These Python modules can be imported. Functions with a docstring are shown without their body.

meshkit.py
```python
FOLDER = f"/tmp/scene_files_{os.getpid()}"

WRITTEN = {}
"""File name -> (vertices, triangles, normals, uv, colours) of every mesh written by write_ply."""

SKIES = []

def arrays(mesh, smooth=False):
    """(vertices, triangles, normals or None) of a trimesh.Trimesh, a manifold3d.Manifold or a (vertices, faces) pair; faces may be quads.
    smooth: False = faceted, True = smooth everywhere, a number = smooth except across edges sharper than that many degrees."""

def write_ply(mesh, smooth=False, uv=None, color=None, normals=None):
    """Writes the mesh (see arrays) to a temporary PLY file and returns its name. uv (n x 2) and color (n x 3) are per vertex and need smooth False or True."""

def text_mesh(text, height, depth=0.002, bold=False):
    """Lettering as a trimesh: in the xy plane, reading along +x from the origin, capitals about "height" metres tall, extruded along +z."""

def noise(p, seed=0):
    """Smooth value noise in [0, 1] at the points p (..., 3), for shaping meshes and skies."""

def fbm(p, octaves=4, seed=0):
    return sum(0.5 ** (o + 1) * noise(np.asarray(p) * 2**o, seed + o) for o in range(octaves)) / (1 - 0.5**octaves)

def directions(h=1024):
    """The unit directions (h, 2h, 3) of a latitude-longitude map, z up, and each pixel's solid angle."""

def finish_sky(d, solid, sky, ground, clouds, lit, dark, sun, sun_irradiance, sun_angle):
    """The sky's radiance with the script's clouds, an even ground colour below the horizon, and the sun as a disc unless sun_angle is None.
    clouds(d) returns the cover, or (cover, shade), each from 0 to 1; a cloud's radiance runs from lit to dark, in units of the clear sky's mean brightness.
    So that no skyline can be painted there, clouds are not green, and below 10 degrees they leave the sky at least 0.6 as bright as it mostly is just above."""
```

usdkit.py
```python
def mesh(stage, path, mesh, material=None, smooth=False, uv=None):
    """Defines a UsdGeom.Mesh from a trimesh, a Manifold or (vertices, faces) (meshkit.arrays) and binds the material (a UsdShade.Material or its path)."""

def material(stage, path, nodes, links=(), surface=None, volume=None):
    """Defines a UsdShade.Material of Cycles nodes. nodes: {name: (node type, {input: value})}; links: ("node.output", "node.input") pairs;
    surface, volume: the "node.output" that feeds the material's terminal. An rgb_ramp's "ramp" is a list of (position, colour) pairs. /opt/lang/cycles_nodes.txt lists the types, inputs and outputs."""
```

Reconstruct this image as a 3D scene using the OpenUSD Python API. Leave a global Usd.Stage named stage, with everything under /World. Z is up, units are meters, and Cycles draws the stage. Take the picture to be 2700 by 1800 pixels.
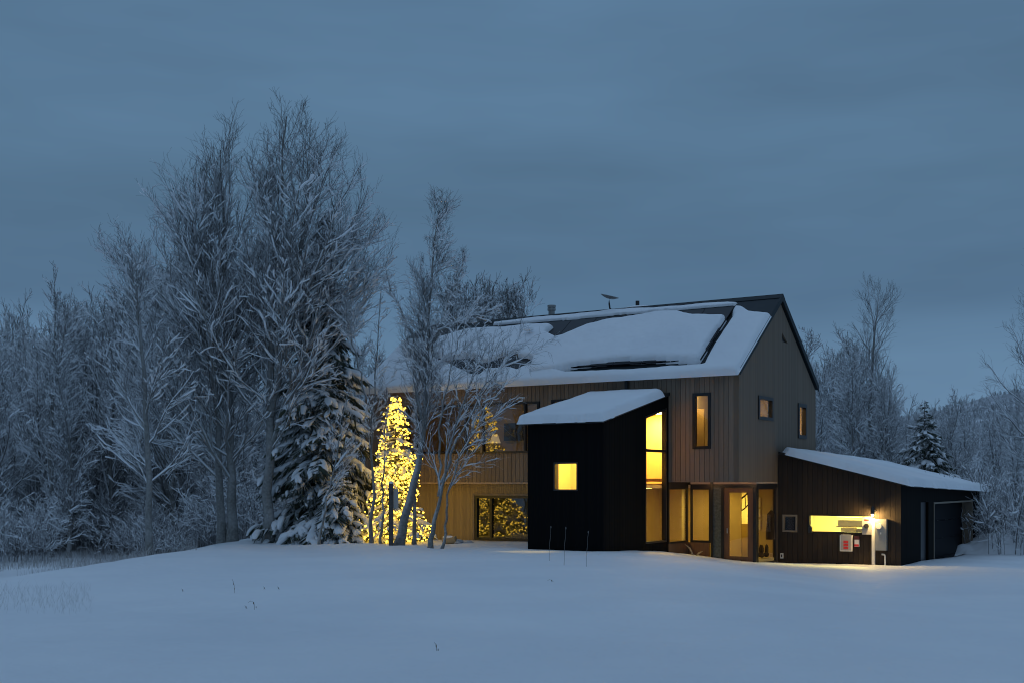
import math, numpy as np, trimesh, shapely, usdkit, meshkit
from shapely.geometry import Polygon, box as sbox
from pxr import Usd, UsdGeom, UsdLux, UsdShade, Gf, Sdf, Vt

stage = Usd.Stage.CreateInMemory()
UsdGeom.SetStageUpAxis(stage, UsdGeom.Tokens.z)
UsdGeom.Xform.Define(stage, '/World')
UsdGeom.Scope.Define(stage, '/World/Looks')

# ------------------------------------------------------------------ camera, sky, sun
EYE = 2.75
cam = UsdGeom.Camera.Define(stage, '/World/Camera')
cam.CreateHorizontalApertureAttr(36.0)
cam.CreateVerticalApertureAttr(36.0 * 682 / 1024)
cam.CreateFocalLengthAttr(36.0 * 3091 / 2700)
cam.CreateVerticalApertureOffsetAttr(36.0 * 373 / 2700)
cam.CreateClippingRangeAttr((0.1, 5000.0))
cam.CreateExposureAttr(0.0)
cam.AddTranslateOp().Set((0, 0, EYE))
cam.AddRotateXOp().Set(90.0)

def mat(name, nodes, links=(), surface='p.BSDF', volume=None):
    return usdkit.material(stage, '/World/Looks/' + name, nodes, links, surface=surface, volume=volume)

SUN_EL, SUN_ROT = math.radians(-3.0), math.radians(200.0)
SKY = mat('sky', {
    'sky': ('sky_texture', {'sky_type': 'single_scattering', 'sun_disc': False, 'sun_elevation': SUN_EL, 'sun_rotation': SUN_ROT, 'ozone_density': 3.0, 'aerosol_density': 0.6}),
    'g': ('geometry', {}),
    'neg': ('vector_math', {'math_type': 'scale', 'scale': 1.0}),
    'sep': ('separate_xyz', {}),
    'ramp': ('rgb_ramp', {'ramp': [(0.0, (1.30, 2.30, 3.55)), (0.06, (1.36, 2.42, 3.78)), (0.10, (1.30, 2.38, 3.72)), (0.15, (1.02, 1.93, 3.12)), (0.24, (1.02, 1.96, 3.10)), (0.40, (1.08, 2.08, 3.36)), (0.6, (1.4, 2.5, 4.1)), (0.8, (2.3, 3.7, 5.7)), (1.0, (2.8, 4.2, 6.3))]}),
    'map': ('mapping', {'scale': (1.1, 1.1, 5.5)}),
    'n1': ('noise_texture', {'scale': 1.7, 'detail': 4.0, 'roughness': 0.55}),
    'mr': ('map_range', {'from_min': 0.32, 'from_max': 0.72, 'to_min': 0.85, 'to_max': 1.15}),
    'mul': ('mix_color', {'blend_type': 'multiply', 'fac': 1.0, 'use_clamp': False}),
    'c3': ('combine_xyz', {}),
    'mx': ('mix_color', {'blend_type': 'mix', 'fac': 0.92, 'use_clamp': False}),
    'bg': ('background_shader', {'strength': 0.1}),
}, [('g.position', 'neg.vector1'), ('neg.vector', 'sep.vector'), ('sep.z', 'ramp.fac'), ('neg.vector', 'map.vector'), ('map.vector', 'n1.vector'), ('n1.fac', 'mr.value'),
    ('mr.result', 'c3.x'), ('mr.result', 'c3.y'), ('mr.result', 'c3.z'), ('ramp.color', 'mul.a'), ('c3.vector', 'mul.b'),
    ('sky.color', 'mx.a'), ('mul.result', 'mx.b'), ('mx.result', 'bg.color')], surface='bg.background')
dome = UsdLux.DomeLight.Define(stage, '/World/sky')
dome.CreateIntensityAttr(1.0)
UsdShade.MaterialBindingAPI.Apply(dome.GetPrim()).Bind(SKY)
sun = UsdLux.DistantLight.Define(stage, '/World/sun')
sun.CreateIntensityAttr(0.012); sun.CreateAngleAttr(60.0); sun.CreateNormalizeAttr(True)
sun.CreateColorAttr(Gf.Vec3f(1.0, 0.88, 0.82))
sun.AddRotateXYZOp().Set((55.0, 0.0, -20.0))

# ------------------------------------------------------------------ helpers
used = {}
def numbered(parent, name):
    k = (parent, name); used[k] = used.get(k, -1) + 1
    return name if used[k] == 0 else f'{name}_{used[k]:03d}'

def tag(p, label=None, cat=None, group=None, kind=None):
    for k, v in (('label', label), ('category', cat), ('group', group), ('kind', kind)):
        if v: p.SetCustomDataByKey(k, v)
    return p

def X(name, label=None, cat=None, loc=(0, 0, 0), rz=0.0, group=None, kind=None, parent='/World'):
    path = parent + '/' + numbered(parent, name)
    x = UsdGeom.Xform.Define(stage, path)
    if loc is not None:
        x.AddTranslateOp().Set(Gf.Vec3d(*map(float, loc))); x.AddRotateZOp().Set(float(rz))
    tag(x.GetPrim(), label, cat, group, kind)
    return path

def copy(src, label, cat, loc, rz, s=1.0, group=None):
    name = src.rsplit('/', 1)[1]
    path = '/World/' + numbered('/World', name)
    x = UsdGeom.Xform.Define(stage, path)
    p = x.GetPrim()
    p.GetReferences().AddInternalReference(Sdf.Path(src)); p.SetInstanceable(True)
    x.ClearXformOpOrder()
    x.AddTranslateOp().Set(Gf.Vec3d(*map(float, loc))); x.AddRotateZOp().Set(float(rz))
    if np.ndim(s) == 0: s = (s, s, s)
    x.AddScaleOp().Set(Gf.Vec3f(*map(float, s)))
    tag(p, label, cat, group)
    return path

def M(parent, name, mesh, material, smooth=False, label=None, cat=None, group=None, kind=None):
    path = parent + '/' + numbered(parent, name)
    m = usdkit.mesh(stage, path, mesh, material, smooth=smooth)
    tag(m.GetPrim(), label, cat, group, kind)
    return path

class MB:
    def __init__(s): s.v, s.f, s.n = [], [], 0
    def add(s, v, f):
        v = np.asarray(v, float); f = np.asarray(f, int)
        if len(f) == 0: return s
        if f.shape[1] == 4: f = np.vstack([f[:, [0, 1, 2]], f[:, [0, 2, 3]]])
        s.v.append(v); s.f.append(f + s.n); s.n += len(v); return s
    def mesh(s, t): return s.add(t.vertices, t.faces)
    def get(s): return np.vstack(s.v), np.vstack(s.f)

BF = np.array([[0, 3, 2, 1], [4, 5, 6, 7], [0, 1, 5, 4], [1, 2, 6, 5], [2, 3, 7, 6], [3, 0, 4, 7]])
def boxv(x0, x1, y0, y1, z0, z1):
    return np.array([[x0, y0, z0], [x1, y0, z0], [x1, y1, z0], [x0, y1, z0], [x0, y0, z1], [x1, y0, z1], [x1, y1, z1], [x0, y1, z1]], float)
def bx(x0, x1, y0, y1, z0, z1): return boxv(x0, x1, y0, y1, z0, z1), BF
def boxes(*bs):
    m = MB()
    for b in bs: m.add(*bx(*b))
    return m.get()

def front_map(y0):                       # canonical (u right, w up, n out) on a wall that faces -y
    return lambda v: np.stack([v[:, 0], y0 - v[:, 2], v[:, 1]], 1)
def side_map(x0):                        # on a wall that faces +x
    return lambda v: np.stack([x0 + v[:, 2], v[:, 0], v[:, 1]], 1)
def rear_map(y0):
    return lambda v: np.stack([-v[:, 0], y0 + v[:, 2], v[:, 1]], 1)
def left_map(x0):
    return lambda v: np.stack([x0 - v[:, 2], -v[:, 0], v[:, 1]], 1)
def mapped(mesh, fn):
    if hasattr(mesh, 'vertices'): mesh = (np.array(mesh.vertices), np.array(mesh.faces))
    return fn(np.asarray(mesh[0], float)), np.asarray(mesh[1])
def panel(poly, holes, fn, depth):       # wall panel with openings, its outer face at n=0
    p = Polygon(poly)
    for h in holes: p = p.difference(Polygon(h) if len(h) != 4 or np.ndim(h) > 1 else sbox(*h))
    m = MB()
    for g in getattr(p, 'geoms', [p]):
        m.mesh(trimesh.creation.extrude_polygon(g, depth, engine='earcut'))
    v, f = m.get(); v[:, 2] -= depth
    return fn(v), f

# tubes: polylines P (N,M,3) with radii (N,M)
def tubes(P, R, sides=3):
    P = np.asarray(P, float); N, Mm, _ = P.shape
    t = np.gradient(P, axis=1); t /= np.linalg.norm(t, axis=2, keepdims=True) + 1e-9
    ref = np.where(np.abs(t[:, :1, 2:]) < 0.9, np.array([0, 0, 1.0]), np.array([1.0, 0, 0]))
    a = np.cross(t, np.broadcast_to(ref, t.shape)); a /= np.linalg.norm(a, axis=2, keepdims=True) + 1e-9
    b = np.cross(t, a)
    ang = np.arange(sides) * 2 * np.pi / sides + 0.5
    v = P[:, :, None] + np.asarray(R)[:, :, None, None] * (np.cos(ang)[None, None, :, None] * a[:, :, None] + np.sin(ang)[None, None, :, None] * b[:, :, None])
    n, i, j = np.meshgrid(np.arange(N), np.arange(Mm - 1), np.arange(sides), indexing='ij')
    base = n * Mm * sides
    q0 = base + i * sides + j; q1 = base + i * sides + (j + 1) % sides
    f = np.stack([q0, q1, q1 + sides, q0 + sides], -1).reshape(-1, 4)
    return v.reshape(-1, 3), f
def tube(pts, r, sides=8):
    pts = np.asarray(pts, float); r = np.broadcast_to(r, (len(pts),))
    v, f = tubes(pts[None], r[None], sides)
    f = np.vstack([f[:, [0, 1, 2]], f[:, [0, 2, 3]]])
    n = len(v); k = len(pts) - 1
    v = np.vstack([v, pts[:1], pts[-1:]])
    e0 = [[n, (j + 1) % sides, j] for j in range(sides)]; e1 = [[n + 1, k * sides + j, k * sides + (j + 1) % sides] for j in range(sides)]
    return v, np.vstack([f, e0, e1])
def cyl(r, z0, z1, c=(0, 0), sides=16, r2=None):
    return tube([(c[0], c[1], z0), (c[0], c[1], z1)], [r, r if r2 is None else r2], sides)
def curve(pts, n):
    pts = np.asarray(pts, float); t = np.linspace(0, 1, len(pts)); tt = np.linspace(0, 1, n)
    if len(pts) < 3: return np.stack([np.interp(tt, t, pts[:, k]) for k in range(pts.shape[1])], 1)
    from scipy.interpolate import PchipInterpolator
    return PchipInterpolator(t, pts, axis=0)(tt)
ICO = trimesh.creation.icosphere(1); ICO0 = trimesh.creation.icosphere(0)
def blobs(C, S, ico=ICO, R=None):         # many spheroids in one mesh; C (N,3), S (N,3), R optional (N,3,3)
    C = np.asarray(C, float); S = np.asarray(S, float)
    v = ico.vertices[None] * S[:, None]
    if R is not None: v = np.einsum('nij,nkj->nki', R, v)
    v = v + C[:, None]
    f = ico.faces[None] + (np.arange(len(C)) * len(ico.vertices))[:, None, None]
    return v.reshape(-1, 3), f.reshape(-1, 3)

# ------------------------------------------------------------------ materials
def plain(name, col, rough=0.6, var=0.12, scale=6.0, bump=0.0, bscale=40.0, stretch=(1, 1, 1), **kw):
    nodes = {'g': ('texture_coordinate', {}), 'm': ('mapping', {'scale': stretch}), 'n': ('noise_texture', {'scale': scale, 'detail': 4.0}),
             'r': ('rgb_ramp', {'ramp': [(0.25, tuple(c * (1 - var) for c in col)), (0.75, tuple(min(1, c * (1 + var)) for c in col))]}),
             'p': ('principled_bsdf', {'roughness': rough, **kw})}
    links = [('g.object', 'm.vector'), ('m.vector', 'n.vector'), ('n.fac', 'r.fac'), ('r.color', 'p.base_color')]
    if bump:
        nodes['n2'] = ('noise_texture', {'scale': bscale, 'detail': 3.0}); nodes['b'] = ('bump', {'strength': 1.0, 'distance': bump})
        links += [('m.vector', 'n2.vector'), ('n2.fac', 'b.height'), ('b.normal', 'p.normal')]
    return mat(name, nodes, links)
def ribbed(name, col, pitch, axis, depth=0.008, rough=0.65, var=0.15, spec=0.3):   # fine vertical siding: grooves too close to build
    nodes = {'g': ('texture_coordinate', {}), 's': ('separate_xyz', {}), 'mu': ('math', {'math_type': 'multiply', 'value2': 1.0 / pitch}), 'fr': ('math', {'math_type': 'fraction'}),
             'gr': ('rgb_ramp', {'ramp': [(0.0, (0, 0, 0)), (0.10, (0, 0, 0)), (0.16, (1, 1, 1)), (0.9, (1, 1, 1)), (1.0, (0.2, 0.2, 0.2))]}),
             'fl': ('math', {'math_type': 'floor'}), 'wn': ('white_noise_texture', {'dimensions': '1D'}),
             'mp': ('mapping', {'scale': (9, 9, 0.7)}), 'n': ('noise_texture', {'scale': 3.0, 'detail': 5.0}),
             'ad': ('math', {'math_type': 'multiply_add', 'value2': 0.5, 'value3': 0.0}), 'ad2': ('math', {'math_type': 'multiply_add', 'value2': 0.6}),
             'r': ('rgb_ramp', {'ramp': [(0.2, tuple(c * (1 - var) for c in col)), (0.8, tuple(c * (1 + var) for c in col))]}),
             'b': ('bump', {'strength': 1.0, 'distance': depth}), 'p': ('principled_bsdf', {'roughness': rough, 'specular_ior_level': spec})}
    links = [('g.object', 's.vector'), (f's.{axis}', 'mu.value1'), ('mu.value', 'fr.value1'), ('fr.value', 'gr.fac'), ('mu.value', 'fl.value1'), ('fl.value', 'wn.w'),
             ('g.object', 'mp.vector'), ('mp.vector', 'n.vector'), ('wn.value', 'ad.value1'), ('n.fac', 'ad2.value1'), ('ad.value', 'ad2.value3'), ('ad2.value', 'r.fac'), ('r.color', 'p.base_color'),
             ('gr.color', 'b.height'), ('b.normal', 'p.normal')]
    return mat(name, nodes, links)
def glow(name, col, s): return mat(name, {'e': ('emission', {'color': col, 'strength': s})}, [], surface='e.emission')

SNOW = mat('snow', {'g': ('geometry', {}), 'n': ('noise_texture', {'scale': 55.0, 'detail': 5.0, 'roughness': 0.65}), 'n2': ('noise_texture', {'scale': 2.2, 'detail': 4.0}), 'n3': ('noise_texture', {'scale': 0.35, 'detail': 3.0}),
    'r': ('rgb_ramp', {'ramp': [(0.25, (0.80, 0.815, 0.84)), (0.75, (0.90, 0.905, 0.915))]}),
    'b': ('bump', {'strength': 0.75, 'distance': 0.022}), 'b2': ('bump', {'strength': 0.6, 'distance': 0.13}), 'p': ('principled_bsdf', {'roughness': 0.62, 'specular_ior_level': 0.25})},
    [('g.position', 'n.vector'), ('g.position', 'n2.vector'), ('g.position', 'n3.vector'), ('n3.fac', 'r.fac'), ('r.color', 'p.base_color'), ('n2.fac', 'b2.height'), ('b2.normal', 'b.normal'), ('n.fac', 'b.height'), ('b.normal', 'p.normal')])
def bark(name, col, col2, snow=0.75, lo=-0.05, hi=0.55, z0=None, z1=None):     # bark with snow lying on whatever faces up
    nodes = {'g': ('geometry', {}), 's': ('separate_xyz', {}), 'mr': ('map_range', {'from_min': lo, 'from_max': hi, 'to_min': 0.0, 'to_max': 1.0, 'clamp': True}),
             'n': ('noise_texture', {'scale': 3.3, 'detail': 3.0, 'roughness': 0.7}), 'nr': ('map_range', {'from_min': 0.30, 'from_max': 0.46, 'to_min': 0.0, 'to_max': snow, 'clamp': True}),
             'mu': ('math', {'math_type': 'multiply'}), 'n2': ('noise_texture', {'scale': 14.0, 'detail': 3.0}), 'r': ('rgb_ramp', {'ramp': [(0.3, col), (0.7, col2)]}),
             'mx': ('mix_color', {'b': (0.84, 0.86, 0.89)}), 'p': ('principled_bsdf', {'roughness': 0.85, 'specular_ior_level': 0.2})}
    links = [('g.normal', 's.vector'), ('s.z', 'mr.value'), ('g.position', 'n.vector'), ('n.fac', 'nr.value'), ('mr.result', 'mu.value1'), ('nr.result', 'mu.value2'),
             ('g.position', 'n2.vector'), ('n2.fac', 'r.fac'), ('r.color', 'mx.a'), ('mx.result', 'p.base_color')]
    if z0 is None: links.append(('mu.value', 'mx.fac'))
    else:
        nodes['s2'] = ('separate_xyz', {}); nodes['zr'] = ('map_range', {'from_min': z0, 'from_max': z1, 'to_min': 1.0, 'to_max': 0.22, 'clamp': True}); nodes['m2'] = ('math', {'math_type': 'multiply'})
        links += [('g.position', 's2.vector'), ('s2.z', 'zr.value'), ('mu.value', 'm2.value1'), ('zr.result', 'm2.value2'), ('m2.value', 'mx.fac')]
    return mat(name, nodes, links)
BARK = bark('bark_pale', (0.14, 0.136, 0.128), (0.27, 0.265, 0.25), 0.9, 0.0, 0.5)
LIMB = bark('bark_limb', (0.13, 0.125, 0.115), (0.24, 0.235, 0.225), 0.97, -0.35, 0.2, z0=10.0, z1=17.0)
LIMB_FAR = bark('limb_far', (0.10, 0.097, 0.092), (0.19, 0.185, 0.18), 0.95, -0.3, 0.3, z0=9.0, z1=16.0)
TWIG = bark('bark_twig', (0.055, 0.050, 0.047), (0.10, 0.094, 0.09), 0.9, -0.1, 0.5, z0=8.0, z1=15.0)
TWIG_FAR = bark('bark_far', (0.065, 0.060, 0.057), (0.115, 0.108, 0.104), 0.92, -0.2, 0.4, z0=7.0, z1=14.0)
TWIG_HILL = bark('bark_hill', (0.10, 0.095, 0.095), (0.18, 0.17, 0.17), 0.95, -0.6, 0.4)
BARK_DARK = bark('bark_dark', (0.045, 0.036, 0.030), (0.08, 0.065, 0.055), 0.5)
NEEDLE = mat('needles', {'g': ('geometry', {}), 's': ('separate_xyz', {}), 'n': ('noise_texture', {'scale': 9.0, 'detail': 3.0}), 'r': ('rgb_ramp', {'ramp': [(0.3, (0.018, 0.028, 0.016)), (0.7, (0.045, 0.058, 0.034))]}),
    'mr': ('map_range', {'from_min': 0.45, 'from_max': 0.95, 'to_min': 0.0, 'to_max': 0.7, 'clamp': True}), 'mx': ('mix_color', {'b': (0.84, 0.86, 0.89)}), 'p': ('principled_bsdf', {'roughness': 0.7})},
    [('g.position', 'n.vector'), ('n.fac', 'r.fac'), ('g.normal', 's.vector'), ('s.z', 'mr.value'), ('r.color', 'mx.a'), ('mr.result', 'mx.fac'), ('mx.result', 'p.base_color')])
BOARD = [plain(f'board_{k}', tuple(c * t for c in (0.205, 0.150, 0.105)), 0.62, 0.16, 2.0, 0.004, 3.0, (14, 14, 0.8)) for k, t in enumerate((0.86, 0.97, 1.08))]
GROOVE = plain('groove', (0.035, 0.03, 0.028), 0.8)
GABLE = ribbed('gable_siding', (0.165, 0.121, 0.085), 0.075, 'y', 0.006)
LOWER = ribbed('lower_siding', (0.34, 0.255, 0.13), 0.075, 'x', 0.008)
BLACK = ribbed('black_siding', (0.0045, 0.0042, 0.0045), 0.10, 'x', 0.006, 0.8, 0.2, 0.08)
BLACKS = ribbed('black_siding_side', (0.0055, 0.0048, 0.0042), 0.10, 'y', 0.006, 0.8, 0.2, 0.08)
GBOARD = [plain(f'garage_board_{k}', tuple(c * t for c in (0.024, 0.0135, 0.0075)), 0.8, 0.2, 2.0, 0.004, 3.0, (12, 12, 0.8)) for k, t in enumerate((0.85, 1.0, 1.15))]
HEADER = plain('header_wood', (0.42, 0.30, 0.21), 0.6, 0.1)
ENTRYWOOD = plain('entry_wood', (0.16, 0.075, 0.035), 0.5, 0.25, 2.0, 0.002, 3.0, (12, 12, 1))
FRAME = plain('window_frame', (0.012, 0.011, 0.011), 0.4, 0.1)
FRAMEW = plain('window_trim', (0.22, 0.17, 0.12), 0.5, 0.1)
METAL = plain('roof_metal', (0.014, 0.020, 0.023), 0.55, 0.15, 1.5, specular_ior_level=0.25)
PANELM = plain('solar_glass', (0.004, 0.005, 0.008), 0.35, 0.1, specular_ior_level=0.25)
GREY = plain('grey_metal', (0.30, 0.30, 0.29), 0.45, 0.08, metallic=0.4)
PALEGREY = plain('box_grey', (0.36, 0.34, 0.32), 0.5, 0.06)
WHITE = plain('white_plastic', (0.72, 0.70, 0.66), 0.4, 0.05)
RED = plain('red_print', (0.62, 0.03, 0.03), 0.5, 0.1)
DARK = plain('dark_plastic', (0.02, 0.02, 0.022), 0.35, 0.1)
TAN = plain('tan_wall', (0.55, 0.44, 0.24), 0.8, 0.06, 1.5)
CREAM = plain('cream_wall', (0.74, 0.66, 0.46), 0.8, 0.05, 1.5)
FLOORM = plain('oak_floor', (0.30, 0.18, 0.09), 0.45, 0.2, 3.0)
CLOTH = plain('dark_cloth', (0.045, 0.03, 0.025), 0.9, 0.3)
SHADE = plain('lamp_shade', (0.75, 0.66, 0.5), 0.8, 0.05, emission_color=(1.0, 0.72, 0.35), emission_strength=0.25)
PANE = mat('pane', {'t': ('transparent_bsdf', {'color': (0.92, 0.94, 0.93)}), 'g': ('glossy_bsdf', {'roughness': 0.0, 'color': (1, 1, 1)}), 'f': ('fresnel', {'IOR': 1.85}), 'm': ('mix_closure', {})},
    [('f.fac', 'm.fac'), ('t.BSDF', 'm.closure1'), ('g.BSDF', 'm.closure2')], surface='m.closure')
LAMP_STAIR = glow('lamp_stair', (1.0, 0.56, 0.085), 230)
LAMP_BATH = glow('lamp_bath', (1.0, 0.66, 0.10), 260)
LAMP_HALL = glow('lamp_hall', (1.0, 0.66, 0.12), 75)
LAMP_BACK = glow('lamp_back', (1.0, 0.70, 0.13), 170)
LAMP_LIVING = glow('lamp_living', (1.0, 0.60, 0.18), 7.0)
LAMP_BED = glow('lamp_bed', (1.0, 0.60, 0.16), 180)
LAMP_GARAGE = glow('lamp_garage', (1.0, 0.84, 0.20), 200)
LAMP_DEN = glow('lamp_den', (0.8, 0.8, 0.15), 1.5)
LAMP_WALL = glow('lamp_wall', (1.0, 0.66, 0.22), 1500)
LAMP_SOFFIT = glow('lamp_soffit', (1.0, 0.56, 0.24), 700)
BULB = mat('bulb', {'g': ('geometry', {}), 'r': ('map_range', {'from_min': 0.0, 'from_max': 1.0, 'to_min': 5.0, 'to_max': 60.0}), 'e': ('emission', {'color': (1.0, 0.60, 0.06)})}, [('g.random_per_island', 'r.value'), ('r.result', 'e.strength')], surface='e.emission')

# ------------------------------------------------------------------ ground
HX0, HY0 = 6.81, 35.2
RX, VX = np.array([0.8458, -0.5336]), np.array([0.5336, 0.8458])
HROT = math.degrees(math.atan2(RX[1], RX[0]))
def hw(x, y, z=0.0):
    p = np.array([HX0, HY0]) + x * RX + y * VX
    return (p[0], p[1], z)
def sm(e0, e1, x):
    t = np.clip((np.asarray(x, float) - e0) / (e1 - e0), 0, 1); return t * t * (3 - 2 * t)
def ground_h(x, y, detail=True):
    x = np.asarray(x, float); y = np.asarray(y, float)
    z = EYE - 1.6 - 0.0122 * (np.clip(y, -30, 44) - 9.4) - 0.63 * sm(2.5, 9.0, x) * sm(6, 34, y)
    z = z - 1.05 * sm(-9.0, -14.5, x) * sm(15, 27, y)
    z = z - 0.45 * sm(44, 70, y)
    if detail:
        p = np.stack([x * 0.22, y * 0.22, np.zeros_like(x)], -1)
        z = z + 0.16 * (meshkit.fbm(p, 3, 5) - 0.5) * sm(4, 12, y)
        edge = np.exp(-((y - (36.5 - 0.12 * (x + 4))) / 2.2) ** 2) * sm(-9.5, -8, x) * sm(3, -1, x)
        p2 = np.stack([x * 0.9, y * 0.9, np.zeros_like(x)], -1)
        z = z + edge * 0.20 * (meshkit.fbm(p2, 3, 9) - 0.45)
        p3 = np.stack([x * 1.6, y * 1.6, np.zeros_like(x) + 3], -1)
        z = z + 0.035 * (meshkit.fbm(p3, 3, 21) - 0.5)
    return z
FOOT = [Polygon([hw(*c)[:2] for c in q]) for q in (
    [(-14.3, 0.5), (-2.35, 0.5), (-2.35, 1.6), (-0.1, 1.6), (-0.1, 7.2), (-14.3, 7.2)], [(-4.67, -4.22), (-2.4, -4.22), (-2.4, 0.6), (-4.67, 0.6)], [(0.0, 3.52), (3.8, 3.52), (3.8, 15.5), (0.0, 15.5)])]
def axis(dense, step, far, growth=1.12):
    a, b = dense; mid = list(np.arange(a, b + 1e-6, step)); lo, hi = [], []
    s, x = step, a
    while x > far[0]: s *= growth; x -= s; lo.append(x)
    s, x = step, b
    while x < far[1]: s *= growth; x += s; hi.append(x)
    return np.array(lo[::-1] + mid + hi)
gx, gy = axis((-18, 18), 0.17, (-700, 700)), axis((6, 46), 0.17, (-60, 700))
GX, GY = np.meshgrid(gx, gy, indexing='ij')
GZ = ground_h(GX, GY)
for q in FOOT: GZ = np.where(shapely.contains_xy(q, GX, GY), -0.9, GZ)
ni, nj = GX.shape
ii, jj = np.meshgrid(np.arange(ni - 1), np.arange(nj - 1), indexing='ij')
q0 = (ii * nj + jj).ravel()
M('/World', 'snowy_ground', (np.stack([GX.ravel(), GY.ravel(), GZ.ravel()], 1), np.stack([q0, q0 + nj, q0 + nj + 1, q0 + 1], 1)), SNOW, smooth=True, label='smooth snow-covered ground sloping up to the house', cat='snow', kind='structure')

# ------------------------------------------------------------------ hills
def hill_h(x, y):
    ridge = 43.0 + 13.0 * sm(250, 330, x) - 9.0 * sm(120, 215, x) * (1 - sm(215, 262, x)) + 8 * sm(60, -200, x) - 16 * sm(-20, -60, x)
    p = np.stack([x * 0.012, y * 0.012, x * 0], -1)
    return -0.3 + ridge * sm(260, 700, y + 0.1 * x) * (0.84 + 0.32 * meshkit.fbm(p, 4, 3)) - 4 * sm(330, 250, y)
hx, hy = np.linspace(-700, 900, 130), np.linspace(250, 1000, 70)
A, B = np.meshgrid(hx, hy, indexing='ij'); Hh = hill_h(A, B)
i2, j2 = np.meshgrid(np.arange(129), np.arange(69), indexing='ij'); q0 = (i2 * 70 + j2).ravel()
HILL = mat('hill', {'g': ('geometry', {}), 'n': ('noise_texture', {'scale': 0.035, 'detail': 5.0, 'roughness': 0.7}), 'r': ('rgb_ramp', {'ramp': [(0.25, (0.16, 0.165, 0.175)), (0.5, (0.42, 0.43, 0.45)), (0.65, (0.72, 0.73, 0.75)), (0.8, (0.82, 0.83, 0.85))]}), 'p': ('principled_bsdf', {'roughness': 0.9})},
           [('g.position', 'n.vector'), ('n.fac', 'r.fac'), ('r.color', 'p.base_color')])
M('/World', 'hill', (np.stack([A.ravel(), B.ravel(), Hh.ravel()], 1), np.stack([q0, q0 + 70, q0 + 71, q0 + 1], 1)), HILL, smooth=True, label='long snowy hill ridge rising beyond the trees on the right', cat='hill', kind='structure')

# ------------------------------------------------------------------ house
HOUSE = X('house', 'modern wooden house with snowy gabled roof, black entry tower and attached garage', 'house', (HX0, HY0, 0), HROT)
def at_house(name, label, cat, x, y, z, group=None, kind=None):   # a thing of its own at a point of the house
    return X(name, label, cat, hw(x, y, z), HROT, group, kind)
XL = -14.4
SL = (8.88 - 6.19) / 3.77
def roof_z(y): return 6.19 + (min(y, 7.34 - y) + 0.1) * SL
def part(name, label=None): return X(name, label, None, None, parent=HOUSE)

# openings, in local metres
BAND = (-12.49, -6.98, 3.77, 5.47)
W1 = (-1.49, -0.89, 3.80, 5.51)
W2 = (-6.51, -5.2, 3.8, 5.50)
LW = (-9.78, -7.5, 0.79, 2.33)

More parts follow.
